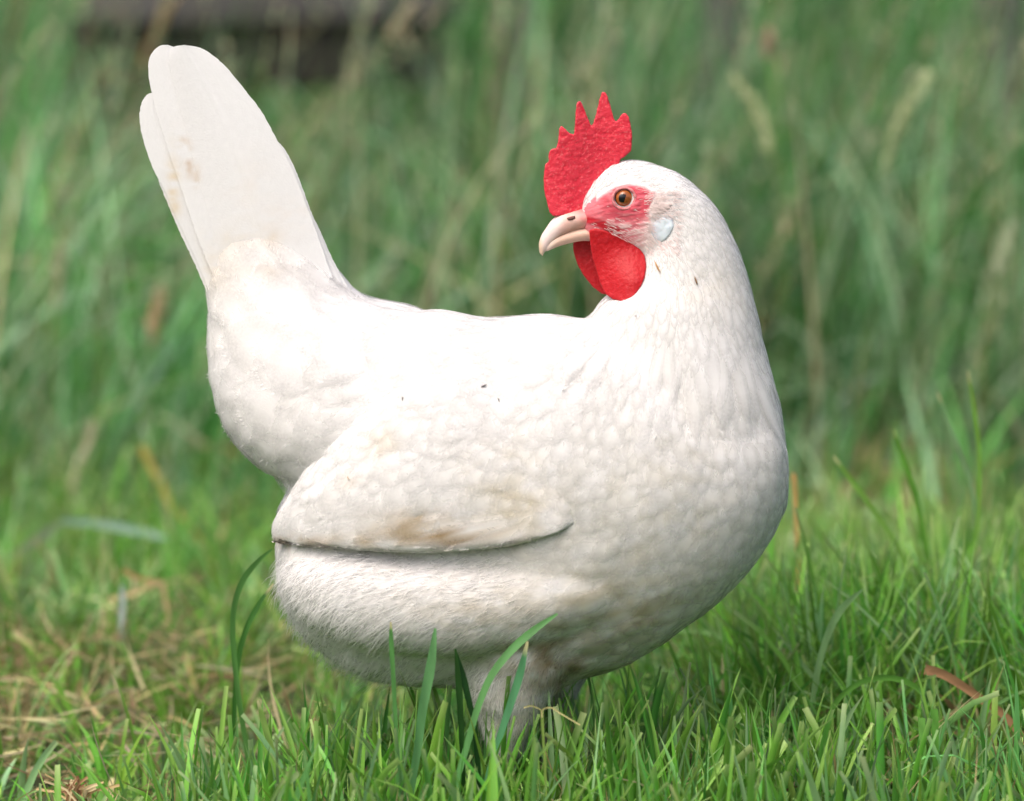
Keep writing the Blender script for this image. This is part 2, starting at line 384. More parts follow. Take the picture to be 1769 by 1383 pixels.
def build_meadow():
    sets = []
    def keep(x, y):
        half = 0.36*(D+y)/D
        return rng.random(len(x)) < np.where(np.abs(x) < half, 1.0, 0.3)
    def gaps(x, y): return 1-.75*ss(.12, .45, patchy(x, y, 6.5, 5.0))        # hollows between the clumps
    # leaves of the tall grass
    for (n, y0, y1, L0, L1, W0, W1) in ((5000, 0.95, 1.6, 0.07, 0.22, .002, .007), (15000, 1.35, 2.6, 0.14, 0.46, .0025, .009), (9000, 2.3, 3.4, 0.25, 0.7, .003, .010), (6000, 3.2, 5.2, 0.4, 0.85, .004, .011)):
        R = field(n, -1.5, 1.5, y0, y1, keep); R = R[rng.random(len(R)) < gaps(R[:, 0], R[:, 1])]
        m = len(R); x, y = R[:, 0], R[:, 1]
        L = rng.uniform(L0, L1, m)*(1+0.35*patchy(x, y, 5, 2.2))
        X, _ = topx(R); bd = (X > 150) & (X < 740) & (y > 1.3) & (y < 2.36) & (rng.random(m) < .88)      # lower grass before the boards
        L[bd] = np.minimum(L[bd], rng.uniform(.12, .30, int(bd.sum())))
        pd_ = ((np.abs(X-876) < 26) | (np.abs(X-1240) < 24)) & (y < 2.36) & (y > 1.3) & (rng.random(m) < .85)
        L[pd_] = np.minimum(L[pd_], rng.uniform(.1, .26, int(pd_.sum())))
        W = rng.uniform(W0, W1, m)
        left = x < 0.05
        az = np.where(rng.random(m) < np.where(left, 0.5, 0.2), rng.normal(0.1, 0.7, m), rng.uniform(0, 6.28, m))
        lean = np.abs(rng.normal(np.where(left, 0.28, 0.14), 0.2, m)); curl = np.abs(rng.normal(0.5, 0.55, m))
        c = pick(G_WILD, m, 0.3)*np.exp(.85*patchy(x, y, 11, 7.0)+.35*patchy(x, y, 3.1, 1.7)-.1)[:, None]
        dry = rng.random(m) < 0.05
        c[dry] = pick(G_STRAW[:3], int(dry.sum()))*0.9; W[dry] *= .6
        sets.append(blades(R, az, L, W, lean, curl, c, 7, False))
    R = field(16000, -3.6, 3.6, 1.2, 4.6); R = R[np.abs(R[:, 0]) > 1.3]; m = len(R)      # and so does the tall grass
    sets.append(blades(R, rng.uniform(0, 6.28, m), rng.uniform(.2, .7, m), rng.uniform(.004, .010, m), np.abs(rng.normal(.2, .2, m)), np.abs(rng.normal(.5, .5, m)), pick(G_WILD, m, .3), 6, False))
    # pale bent wisps among them
    R = field(2200, -1.3, 1.3, 1.15, 2.7, keep); m = len(R)
    sets.append(blades(R, rng.uniform(0, 6.28, m), rng.uniform(.15, .5, m), rng.uniform(.0025, .006, m), np.abs(rng.normal(.35, .3, m)), np.abs(rng.normal(.8, .6, m)),
                       pick(np.array([lin((168, 188, 152)), lin((186, 198, 160)), lin((150, 182, 140)), lin((196, 190, 150)), lin((160, 190, 164))]), m, .2), 7, False))
    # thin stalks with pale heads
    R = field(1000, -1.3, 1.3, 1.1, 3.4, keep); m = len(R)
    L = rng.uniform(0.2, 0.62, m)*np.clip(.55+.22*R[:, 1], .6, 1.2); az = rng.normal(0.2, 0.9, m); lean = np.abs(rng.normal(0.16, 0.14, m)); curl = np.abs(rng.normal(0.25, 0.25, m))
    c = pick(np.array([lin((150, 150, 100)), lin((120, 140, 80)), lin((170, 150, 110))])*0.7, m)
    sv, sf, scol = blades(R, az, L, rng.uniform(0.0015, 0.003, m), lean, curl, c, 7, False); sets.append((sv, sf, scol))
    top = sv.reshape(m, 8, 2, 3)[:, -1].mean(1); pre = sv.reshape(m, 8, 2, 3)[:, -2].mean(1)
    dirv = top-pre; dirv /= np.linalg.norm(dirv, axis=1)[:, None]
    for k in range(26):                      # spikelets
        f = rng.uniform(0, 1, m)
        base = top - dirv*(f*rng.uniform(0.05, 0.13))[:, None]
        sets.append(blades(base, az+rng.normal(0, 1.2, m), rng.uniform(0.008, 0.018, m), rng.uniform(0.002, 0.004, m), lean+curl+rng.normal(0, 0.35, m), rng.normal(0, 0.2, m),
                           pick(np.array([lin((186, 190, 156)), lin((170, 184, 140)), lin((190, 172, 146)), lin((164, 184, 150))])*1.0, m), 2, False))
    link('meadow_grass', grass_mesh('meadow_grass', sets), M_GRASS, kind='stuff', label='tall wild meadow grass with seed heads behind the hen', category='grass')
build_meadow()
# ------------------------------------------------------------------ old fence in the tall grass
def wood_mat():
    m, t, b, o = newmat('weathered_wood')
    tc = N(t, 'ShaderNodeTexCoord'); mp = N(t, 'ShaderNodeMapping'); mp.inputs['Scale'].default_value = (6, 60, 60); t.links.new(tc.outputs['Object'], mp.inputs[0])
    n1 = N(t, 'ShaderNodeTexNoise', Scale=1.0, Detail=5.0); t.links.new(mp.outputs[0], n1.inputs['Vector'])
    r = N(t, 'ShaderNodeValToRGB'); r.color_ramp.elements[0].color = (0.035, 0.033, 0.034, 1); r.color_ramp.elements[1].color = (0.12, 0.115, 0.118, 1)
    t.links.new(n1.outputs[0], r.inputs[0]); t.links.new(r.outputs[0], b.inputs['Base Color']); b.inputs['Roughness'].default_value = .85
    bump(t, b, n1.outputs[0], .6, .004); return m
M_WOOD = wood_mat()
def board(name, p0, p1, hh, th, parent=None):
    p0, p1 = Vector(p0), Vector(p1); d = p1-p0; n = 14; V_ = []
    for i in range(n+1):
        f = i/n; c = p0+d*f; w_ = hh*(1+.05*math.sin(i*2.3)); e = .12
        for (dy, dz) in ((-1, -1+e), (-1+e, -1), (1-e, -1), (1, -1+e), (1, 1-e), (1-e, 1), (-1+e, 1), (-1, 1-e)):
            if abs(d.z) > abs(d.x): V_.append((c.x+dz*w_/2, c.y+dy*th/2, c.z))
            else: V_.append((c.x, c.y+dy*th/2, c.z+dz*w_/2))
    i = np.arange(n)[:, None]*8; j = np.arange(8)[None]; j2 = (j+1) % 8
    Fq = np.stack([i+j, i+j2, i+8+j2, i+8+j], -1).reshape(-1, 4)
    me = mesh_np(name, np.array(V_), [Fq, np.array([[7, 6, 5, 4, 3, 2, 1, 0], [n*8+k for k in range(8)]])], smooth=False)
    return link(name, me, M_WOOD, parent)
FY = 2.35
fence = link('wire_fence', None, category='fence', label='old wire fence on thin dark wooden posts, half hidden by the tall grass'); fence.location = (0, FY, 0)
bpy.context.view_layer.update()
def fpart(o): o.parent = fence; o.matrix_parent_inverse = fence.matrix_world.inverted(); return o
for px_, hgt in ((876, .72), (1240, .72), (206, .72), (1720, .7)):
    x_ = at(px_, 200, FY).x
    fpart(board('post', (x_, FY, -.1), (x_+.006, FY, hgt), .045, .045))
xl, xr = at(206, 0, FY).x-.9, at(1720, 0, FY).x+.9
for h_ in (.18, .34, .50, .64):
    P = np.array([(x_, FY-.026+.003*math.sin(x_*7), h_+.004*math.sin(x_*3)) for x_ in np.linspace(xl, xr, 30)])
    v, q, t = tube(P, .0012, 6); m_, t_, b_, o_ = newmat('fence_wire'); b_.inputs['Base Color'].default_value = (.12, .12, .12, 1); b_.inputs['Metallic'].default_value = .8; b_.inputs['Roughness'].default_value = .5
    fpart(link('wire', mesh_np('wire', v, [q, t]), m_))
a_, b_ = at(150, 8, FY-.06), at(790, -4, FY-.06)
pk = board('fence_board', a_, b_, .05, .024); pk['category'] = 'board'; pk['label'] = 'weathered grey brown board level along the wire fence, the upper of two'
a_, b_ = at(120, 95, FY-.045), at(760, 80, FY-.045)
pk = board('fence_board', a_, b_, .085, .02); pk['category'] = 'board'; pk['label'] = 'dark board added as the shade under the grey one at the wire fence'
pk.data.materials[0] = M_WOOD.copy(); pk.data.materials[0].node_tree.nodes['Color Ramp'].color_ramp.elements[1].color = (.022, .02, .018, 1); pk.data.materials[0].node_tree.nodes['Color Ramp'].color_ramp.elements[0].color = (.008, .007, .006, 1)  # near-black colour stands in for the shade below the grey board
# ------------------------------------------------------------------ the hen
hen = link('hen', None)
hen.location = (0, 0, 0)
hen['category'] = 'hen'
hen['label'] = 'white hen with red comb standing in the grass, looking back over its shoulder'

TAILBASE = [(372, 408, 505, 392, 90, 90, 50), (358, 450, 560, 440, 90, 90, 72), (360, 505, 634, 514, 84, 84, 98), (362, 575, 722, 532, 72, 72, 124),
            (370, 650, 800, 580, 55, 55, 145), (390, 730, 880, 640, 40, 40, 165), (440, 795, 900, 720, 30, 30, 165), (510, 830, 880, 800, 20, 20, 140)]
BODY = [(480, 935, 484, 985, 40, 40, 40), (496, 860, 494, 1040, 35, 35, 105), (545, 760, 535, 1105, 30, 30, 155), (635, 590, 625, 1165, 20, 20, 185),
        (735, 537, 740, 1186, 10, 10, 210), (850, 549, 865, 1183, 0, 0, 220), (950, 543, 975, 1178, -10, -10, 222), (1050, 560, 1072, 1148, -15, -15, 216),
        (1150, 600, 1160, 1095, -20, -20, 198), (1250, 650, 1252, 1026, -20, -20, 163), (1328, 692, 1325, 940, -20, -20, 108), (1358, 760, 1357, 872, -20, -20, 50)]
NECK = [(950, 850, 1360, 840, -15, -15, 172), (970, 730, 1352, 715, -12, -12, 158), (1000, 620, 1326, 622, -8, -8, 134), (1030, 530, 1308, 540, -4, -4, 108),
        (1085, 480, 1293, 480, 0, 0, 88), (1112, 425, 1268, 412, 0, 0, 72), (1122, 365, 1232, 350, 0, 0, 58), (1130, 320, 1180, 306, 0, 0, 44)]
HEAD = [(1004, 352, 1008, 404, 0, 0, 22), (1022, 318, 1025, 420, 0, 0, 36), (1050, 287, 1052, 430, 0, 0, 44), (1088, 274, 1085, 438, 0, 0, 49),
        (1130, 282, 1120, 450, 0, 0, 54), (1175, 300, 1160, 470, 0, 0, 60), (1222, 338, 1195, 490, 0, 0, 64)]
def flank(sg):
    return [(492, 965, 494, 1030, -60*sg, -60*sg, 40), (540, 948, 540, 1080, -95*sg, -95*sg, 75), (640, 944, 640, 1118, -128*sg, -128*sg, 98), (750, 946, 752, 1130, -140*sg, -140*sg, 102), (850, 944, 852, 1128, -142*sg, -142*sg, 98),
            (945, 936, 950, 1108, -142*sg, -142*sg, 90), (1030, 932, 1034, 1080, -148*sg, -148*sg, 70), (1085, 955, 1088, 1040, -158*sg, -158*sg, 36)]
def thigh(dx, dy, dep, k=1.0):
    return [(785+dx, 1090+dy, 1015+dx, 1090+dy, dep, dep, 95), (800+dx, 1150+dy, 985+dx, 1150+dy, dep, dep, 85), (815+dx, 1215+dy, 945+dx, 1215+dy, dep, dep, 62),
            (835+dx, 1270+dy, 915+dx, 1270+dy, dep, dep, 40), (850+dx, 1310+dy, 900+dx, 1310+dy, dep, dep, 24)]
V, F = join([loft(TAILBASE), loft(BODY, 60, 40), loft(NECK, 50, 36), loft(HEAD, 40, 32), loft(flank(1), 30, 28), loft(flank(-1), 30, 28), loft(thigh(0, 0, -95), 24, 24), loft(thigh(75, -55, 95), 24, 24)])
raw = mesh_np('hen_raw', V, F)
body_me = evaluated(raw, [('REMESH', dict(mode='VOXEL', voxel_size=0.0024)), ('SMOOTH', dict(factor=0.5, iterations=14))])
bv = verts(body_me)
px, py = topx(bv)
nz = vnoise(bv, 34.0, 1.0)*0.6 + vnoise(bv, 80.0, 2.0)*0.4
amp = 0.0027*ss(380, 560, py)*(0.5+0.8*ss(1050, 1150, py)+0.5*(1-ss(350, 700, px)))*(1-.6*((py < 600) & (px > 600)))
bv = bv + normals(body_me)*(nz*amp)[:, None]
setverts(body_me, bv)
BVH = BVHTree.FromPolygons([Vector(v) for v in bv], [tuple(p.vertices) for p in body_me.polygons])

WHITE = np.array((0.80, 0.798, 0.80))
STAINS = [  # px, py, rx, ry, strength, colour: mud and straw stains that sit on the plumage
    (715, 905, 60, 22, 0.75, (176, 150, 96)), (790, 930, 90, 20, 0.7, (150, 122, 70)), (900, 880, 70, 60, 0.30, (196, 182, 140)), (640, 935, 90, 12, 0.45, (182, 160, 110)),
    (520, 935, 50, 10, 0.5, (180, 150, 104)), (870, 820, 60, 50, 0.22, (206, 192, 150)), (1150, 880, 140, 140, 0.20, (206, 198, 168)), (1080, 1060, 150, 60, 0.40, (176, 164, 118)),
    (960, 1130, 120, 50, 0.55, (150, 132, 92)), (318, 256, 8, 22, 0.6, (196, 166, 128)), (328, 282, 7, 22, 0.75, (190, 158, 118)), (340, 306, 7, 18, 0.5, (200, 172, 136)), (440, 470, 50, 8, .3, (206, 188, 160)), (470, 415, 14, 34, .25, (214, 196, 170)), (430, 330, 40, 60, 0.10, (226, 206, 180)), (410, 410, 60, 18, 0.14, (214, 192, 150)),
    (820, 1060, 120, 40, 0.2, (200, 184, 150)), (880, 1250, 90, 90, 0.25, (206, 190, 168)), (960, 1190, 50, 60, 0.5, (150, 126, 94)), (300, 330, 12, 70, 0.35, (214, 186, 130)),
    (1210, 500, 60, 40, 0.12, (220, 206, 170)), (505, 380, 30, 40, 0.12, (232, 206, 180)), (660, 770, 24, 24, 0.25, (214, 190, 140)), (605, 830, 20, 14, 0.3, (200, 170, 120)),
    (375, 470, 26, 40, 0.25, (226, 206, 170)), (1000, 1000, 200, 60, 0.12, (206, 196, 170)), (740, 1000, 250, 50, 0.05, (214, 206, 196))]
def plume_col(P, far_too=True):
    """white plumage with the stains it carries"""
    x, y = topx(P)
    c = np.repeat(WHITE[None], len(P), 0)
    st = np.clip(.75 + 1.3*np.array([noise.noise(Vector((p[0]*70, p[1]*60, p[2]*150))) for p in P]) + .7*np.array([noise.noise(Vector((p[0]*200, p[1]*200, p[2]*420))) for p in P]), 0, 1.9)
    for (sx, sy, rx, ry, k, rgb) in STAINS:
        w_ = np.clip(k*st*np.exp(-(((x-sx)/rx)**2 + ((y-sy)/ry)**2)), 0, .92)
        c = c*(1-w_[:, None]) + np.array(lin(rgb))*w_[:, None]
    return c
sub = vnoise(bv, 60, 5)
setcol(body_me, plume_col(bv)*(1+0.03*sub[:, None]))
body = link('body', body_me, M_FEATHER, hen)

# --- flow of the plumage (photo px): point -> direction in which feathers lie
GUIDE = np.array([(1040, 300, 1, -.5), (1090, 285, 1, -.1), (1150, 310, .9, .5), (1130, 420, .5, .9), (1230, 400, .4, 1), (1290, 550, .15, 1), (1170, 550, -.05, 1), (1060, 560, -.25, 1),
    (1040, 700, -.35, 1), (1180, 720, -.1, 1), (1310, 720, .02, 1), (1345, 850, -.15, 1), (1200, 870, -.45, .9), (1080, 850, -.7, .7), (1270, 990, -.9, .5), (1120, 1060, -1, .25), (980, 1000, -1, .1),
    (900, 560, -1, 0), (700, 560, -1, -.05), (600, 520, -.8, -.5), (850, 650, -1, .1), (620, 650, -1, .15), (450, 620, -1, .1), (400, 700, -.8, .6), (470, 780, -.6, .8), (420, 520, -.6, -.7),
    (520, 450, -.45, -.9), (400, 430, -.45, -.9), (650, 1000, -1, .12), (800, 1030, -1, .12), (520, 1000, -.9, .5), (560, 1100, -.6, .9), (680, 1150, -.5, .8), (800, 1150, -.7, .5), (880, 1230, -.1, 1), (980, 1200, .1, 1), (1020, 1120, -.9, .2)], float)
GUIDE[:, 2:] /= np.linalg.norm(GUIDE[:, 2:], axis=1)[:, None]
def flow(x, y):
    w_ = 1/(((GUIDE[:, 0]-x)**2+(GUIDE[:, 1]-y)**2)+900)**1.6
    d = (GUIDE[:, 2:]*w_[:, None]).sum(0)/w_.sum()
    return d/np.linalg.norm(d)
SIZE = [(1090, 300, 16), (1180, 340, 24), (1240, 430, 36), (1280, 560, 48), (1100, 560, 46), (1040, 700, 60), (1250, 720, 52), (1200, 880, 56), (1300, 950, 50), (1100, 1060, 60), (900, 580, 70), (650, 580, 85),
        (450, 620, 105), (420, 730, 95), (500, 460, 95), (700, 1000, 66), (540, 1080, 60), (800, 1150, 52), (880, 1240, 40), (1130, 420, 22)]
SIZE = np.array(SIZE, float)
def fsize(x, y):
    w_ = 1/(((SIZE[:, 0]-x)**2+(SIZE[:, 1]-y)**2)+400)**1.5
    return (SIZE[:, 2]*w_).sum()/w_.sum()

class Plumage:
    """collects feathers that lie on a surface"""
    US = (0, .3, .52, .7, .84, .94, 1.0)
    WP = (.45, .88, 1.0, .97, .80, .52, .16)
    VS = (-1, -.62, -.2, .2, .62, 1)
    def __init__(self): self.V = []; self.O = []; self.TN = []; self.SN = []; self.Q = []; self.T = []; self.n = 0
    def feather(self, bvh, p, nrm, d, L, W, lift, fringe=10, sink=0.0, camber=0.12, barb=0.0022, off=0.0004):
        d = (d - nrm*d.dot(nrm)); d.normalize(); s_ = nrm.cross(d)
        tint = random.gauss(1, .018); base = self.n; bend = random.gauss(0, 0.08); nv = len(self.VS)
        rows = []
        for u, wk in zip(self.US, self.WP):
            row = []
            for v in self.VS:
                q = p + d*(u*L - 0.05*L*v*v*u) + s_*(v*W*0.5*wk + bend*L*u*u)
                loc, n2, _, dist = bvh.find_nearest(q)
                if dist > 1e-6: loc = loc + (q-loc)*(min(dist, off)/dist)
                h = -sink + lift*(1.15*u-.15*u*u) - camber*lift*v*v*(0.3+0.7*u)
                row.append(loc + n2*h); self.SN.append(n2); self.O.append(min(1, max((u-.5)/.5, 0)**1.1 + (1.0 if abs(v) > .9 else .3 if abs(v) > .5 else 0)*min(1, u/.35) + (u < .01)*.3))
            rows.append(row)
        for r in rows: self.V.extend(r)
        for i in range(len(self.US)-1):
            for j in range(nv-1):
                a = base+i*nv+j; self.Q.append((a, a+nv, a+nv+1, a+1))
        self.n += nv*len(self.US); self.TN.extend([tint]*(nv*len(self.US)))
        # barbs that fray the edge
        m = nv-1
        edge = [rows[2][m], rows[3][m], rows[4][m], rows[5][m]] + rows[6][::-1] + [rows[5][0], rows[4][0], rows[3][0], rows[2][0]]
        for k in range(fringe):
            t = random.uniform(0, len(edge)-1.001); i = int(t); f = t-i
            a = edge[i].lerp(edge[i+1], f)
            out = (a - (p + d*(0.55*L))); out = out - nrm*out.dot(nrm)
            if out.length < 1e-6: continue
            out.normalize(); out = (out*0.6 + d*0.7 + s_*random.gauss(0, .2)).normalized()
            side = out.cross(nrm)*0.00035
            tip = a + out*random.uniform(.5, 1.2)*barb + nrm*random.gauss(0.0001, 0.0003)
            self.V.extend([a - out*0.0008 - side, a - out*0.0008 + side, tip]); self.T.append((self.n, self.n+1, self.n+2)); self.n += 3
            self.SN.extend([nrm]*3); self.TN.extend([tint]*3); self.O.extend([.45, .45, .85])
    def build(self, name, parent, mat=None, colfn=plume_col, soft=0.96):
        V_ = np.array([tuple(v) for v in self.V]); tn = np.array(self.TN)[:, None]; c = colfn(V_)*tn**np.array((1, 1.05, 1.3))
        me = mesh_np(name, V_, [np.array(self.Q, np.int32).reshape(-1, 4), np.array(self.T, np.int32).reshape(-1, 3)], c, extra={'open': self.O})
        nn = normals(me)*(1-soft) + np.array([tuple(v) for v in self.SN])*soft
        nn /= np.linalg.norm(nn, axis=1)[:, None]+1e-9
        me.normals_split_custom_set_from_vertices(nn.tolist())
        return link(name, me, mat or M_SOFT, parent)
def surface_points(me, spacing_fn, seed=3, tries=48000, ok=None):
    """blue-noise points on a mesh with spacing (m) that depends on the place"""
    r = random.Random(seed)
    v = verts(me); tri = []
    for p in me.polygons:
        a = tuple(p.vertices); tri.append(a[:3])
        if len(a) == 4: tri.append((a[0], a[2], a[3]))
    tri = np.array(tri); A, B, C = v[tri[:, 0]], v[tri[:, 1]], v[tri[:, 2]]
    cr_ = np.cross(B-A, C-A); ar = np.linalg.norm(cr_, axis=1); nn = cr_/(ar[:, None]+1e-15)
    cum = np.cumsum(ar)/ar.sum()
    idx = np.searchsorted(cum, np.random.default_rng(seed).random(tries)); g = np.random.default_rng(seed+1)
    a, b = g.random(tries), g.random(tries); fl = a+b > 1; a[fl] = 1-a[fl]; b[fl] = 1-b[fl]
    P = A[idx]+(B[idx]-A[idx])*a[:, None]+(C[idx]-A[idx])*b[:, None]; Nn = nn[idx]
    X, Y = topx(P); cell = 0.008; gridd = {}; out = []
    for k in range(tries):
        if ok is not None and not ok(X[k], Y[k], P[k]): continue
        sp = spacing_fn(X[k], Y[k]); p = P[k]; key = tuple((p//cell).astype(int)); hit = False; rr = int(sp//cell)+1
        for i in range(-rr, rr+1):
            for j in range(-rr, rr+1):
                for l in range(-rr, rr+1):
                    for q in gridd.get((key[0]+i, key[1]+j, key[2]+l), ()):
                        if (p[0]-q[0])**2+(p[1]-q[1])**2+(p[2]-q[2])**2 < sp*sp: hit = True; break
                    if hit: break
                if hit: break
            if hit: break
        if hit: continue
        gridd.setdefault(key, []).append(p); out.append((Vector(p), Vector(Nn[k]), X[k], Y[k]))
    return out
def dir3(x, y, nrm):
    f = flow(x, y); d = Vector((f[0], 0, -f[1]))
    return d
FACE_POLY = np.array([(998, 384), (1012, 352), (1034, 332), (1060, 315), (1088, 309), (1116, 316), (1142, 331), (1134, 346), (1128, 366), (1132, 392), (1138, 420), (1110, 436), (1070, 428), (1040, 416), (1002, 410)], float)
def inpoly(x, y, poly):
    c = False; n = len(poly); j = n-1
    for i in range(n):
        xi, yi = poly[i]; xj, yj = poly[j]
        if (yi > y) != (yj > y) and x < (xj-xi)*(y-yi)/(yj-yi)+xi: c = not c
        j = i
    return c
pl = Plumage()
pts = surface_points(body_me, lambda x, y: 0.30*fsize(x, y)*S, ok=lambda x, y, p: not inpoly(x, y, FACE_POLY))
for (p, n, x, y) in pts:
    L = fsize(x, y)*S*random.uniform(.75, 1.35)
    fluffy = y > 960 and x < 1000
    pl.feather(BVH, p, n, dir3(x, y, n), L, L*random.uniform(.62, .8)*(1-.4*float(ss(980, 1060, x)*(1-ss(640, 760, y)))), (.00012+L*((0.022+.030*(x < 620)*(y < 860)-.010*(x > 960)*(y < 760)) if not fluffy else 0.014))*random.uniform(.7, 1.4), fringe=2 if not fluffy else 4, barb=min(0.003, L*.14) if not fluffy else 0.004)
print('feathers', len(pts))
plum = pl.build('plumage', hen); plum['kind'] = 'stuff'

# --- loose down of the rear belly and thighs
def build_down():
    pd = surface_points(body_me, lambda x, y: 2.8*S, 21, 70000, ok=lambda x, y, p: (y > 960 and x < 940-.5*max(0, 1060-y)) or (y > 1090 and x < 1010))
    rr = random.Random(4); V_, T_, N_ = [], [], []
    for (p, n, x, y) in pd:
        d = dir3(x, y, n); d = (d - n*d.dot(n)).normalized(); d = (d + n*rr.uniform(.05, .4)*(1 if x < 700 else .5) + Vector((rr.gauss(0, .22), rr.gauss(0, .22), rr.gauss(0, .22)))).normalized()
        ln = rr.uniform(.007, .018)*(1 if x < 700 else .62); s_ = d.cross(n).normalized()*.00018; b_ = p + n*.0006
        q = b_ + d*ln*.55; e = q + (d - n*.25 + Vector((0, 0, -.25))).normalized()*ln*.45; k = len(V_)
        V_.extend([b_-s_, b_+s_, q+s_*.7, q-s_*.7, e]); T_.extend([(k, k+1, k+2), (k, k+2, k+3), (k+3, k+2, k+4)]); N_.extend([n]*5)
    v = np.array([tuple(a) for a in V_])
    me = mesh_np('belly_down', v, [np.array(T_)], plume_col(v)*1.08); nn = normals(me); n2 = np.array([tuple(a) for a in N_])
    fl = np.sign((nn*n2).sum(1))[:, None]; nn = nn*fl*.25+n2*.75
    me.normals_split_custom_set_from_vertices((nn/np.linalg.norm(nn, axis=1)[:, None]).tolist())
    o = link('belly_down', me, M_DOWN, hen); o['kind'] = 'stuff'
    print('down', len(pd))
build_down()

# --- folded wings
WING = [(470, 912, 474, 936, -60, -70, 6), (498, 855, 500, 940, -75, -104, 22), (540, 800, 540, 943, -85, -148, 34), (600, 732, 600, 946, -95, -185, 42), (660, 682, 660, 950, -105, -208, 46),
        (720, 650, 720, 952, -112, -220, 46), (790, 635, 795, 951, -112, -227, 46), (860, 655, 865, 944, -118, -231, 42), (920, 700, 925, 932, -138, -234, 34), (965, 770, 972, 917, -175, -236, 22), (1004, 850, 1010, 896, -205, -224, 9)]
def wing(side):
    v, q, t = loft(WING, 60, 48, 0.8, lip=.78)
    raw = mesh_np('wing_raw', v, [q, t])
    me = evaluated(raw, [('REMESH', dict(mode='VOXEL', voxel_size=0.0022)), ('SMOOTH', dict(factor=0.5, iterations=3))])
    v = verts(me)
    nz = vnoise(v, 45.0, 3.0)*0.6+vnoise(v, 110, 4.0)*0.4
    v = v + normals(me)*(nz*0.0012)[:, None]; setverts(me, v)
    setcol(me, plume_col(v))
    wb = BVHTree.FromPolygons([Vector(a) for a in v], [tuple(p.vertices) for p in me.polygons])
    o = link('wing', me, M_FEATHER, hen)
    pw = Plumage()
    def wsp(x, y): return (13+0.02*max(0, 950-x))*S
    wp = surface_points(me, wsp, 9, 12000, ok=lambda x, y, p: p[1] < 0)
    for (p, n, x, y) in wp:
        low = ss(860, 945, y+0.1*(700-x)*(x < 700))
        d = Vector((-1, 0, -0.52*(1-low)-0.04))
        L = (58+70*low)*S*random.uniform(.7, 1.35)
        pw.feather(wb, p, n, d, L, L*(.68-.36*low), 0.0008*random.uniform(.6, 1.5), fringe=2, barb=0.0016)
    po = pw.build('wing_covert', o); po['kind'] = 'stuff'
    for (bx, by, tx, ty, W_, lf) in ((930, 872, 486, 930, 40, .0009), (945, 884, 590, 943, 38, .0013), (955, 892, 680, 948, 36, .0017), (962, 900, 770, 950, 32, .002), (880, 850, 500, 900, 40, .0011)):
        l0, n0, _, _ = wb.ray_cast(at(bx, by, -.3), (at(bx, by, 0)-at(bx, by, -.3)).normalized())
        if l0 is None: continue
        pf = Plumage(); dv = at(tx, ty, l0.y)-l0
        pf.feather(wb, l0, n0, dv.normalized(), dv.length, W_*S, lf, fringe=26, barb=.003)
        pf.build('flight_feather', o, soft=.5)
    return o, po, wb
wing_o, wing_p, WBVH = wing(-1)
for src, par in ((wing_o, hen), (wing_p, None)):          # the far wing, its mirror image across the body
    me = src.data.copy(); v = verts(me); v[:, 1] = -v[:, 1] + 0.004; setverts(me, v); me.flip_normals()
    if src is wing_o: far = link('wing', me, M_FEATHER, hen)
    else: f2 = link('wing_covert', me, M_SOFT, far); f2['kind'] = 'stuff'

# --- big feathers that can be told apart: tail and tail coverts
def vane(name, b, tip, W, y0, y1, parent, camber=0.06, bendpx=0.0, rnd=1.0, nu=34, nv=13, frays=True):
    """one large feather from base to tip (photo px), half width W px, depths y0 -> y1 (px); convex towards the viewer"""
    b = np.array(b, float); tip = np.array(tip, float); ax = tip-b; ln = np.linalg.norm(ax); ax /= ln; sx = np.array((-ax[1], ax[0]))
    U = 1-(1-np.linspace(0, 1, nu))**1.8; Vv = np.linspace(-1, 1, nv)
    PXY = []; DEP = []
    for u in U:
        wk = min(1, .35+1.5*u)
        cap = 0.24*rnd
        if u > 1-cap:
            tt = (u-(1-cap))/cap; wk *= max(0.0, 1-tt**2.4)**.5
        for v in Vv:
            jag = 0 if abs(v) < .9 or not frays else random.gauss(0, .5)
            c = b + ax*ln*u + sx*(v*W*wk+jag) + sx*bendpx*math.sin(math.pi*u)
            PXY.append(c); ridge = 0.6*math.exp(-(v/.06)**2)
            DEP.append(y0+(y1-y0)*u + W*camber*v*v - ridge + random.gauss(0, .12))
    PXY = np.array(PXY); P = atn(PXY[:, 0], PXY[:, 1], np.array(DEP)*S)
    i = np.arange(nu-1)[:, None]*nv; j = np.arange(nv-1)[None]
    F = np.stack([i+j, i+j+1, i+nv+j+1, i+nv+j], -1).reshape(-1, 4)
    uu = np.repeat(U, nv); me = mesh_np(name, P, [F], plume_col(P), extra={'open': np.clip(np.clip((uu-.92)/.08, 0, 1)**1.5 + (np.abs(np.tile(Vv, nu))**6)*np.clip((uu-.3)/.4, 0, 1)*.6, 0, 1)})
    return link(name, me, M_SOFT, parent)
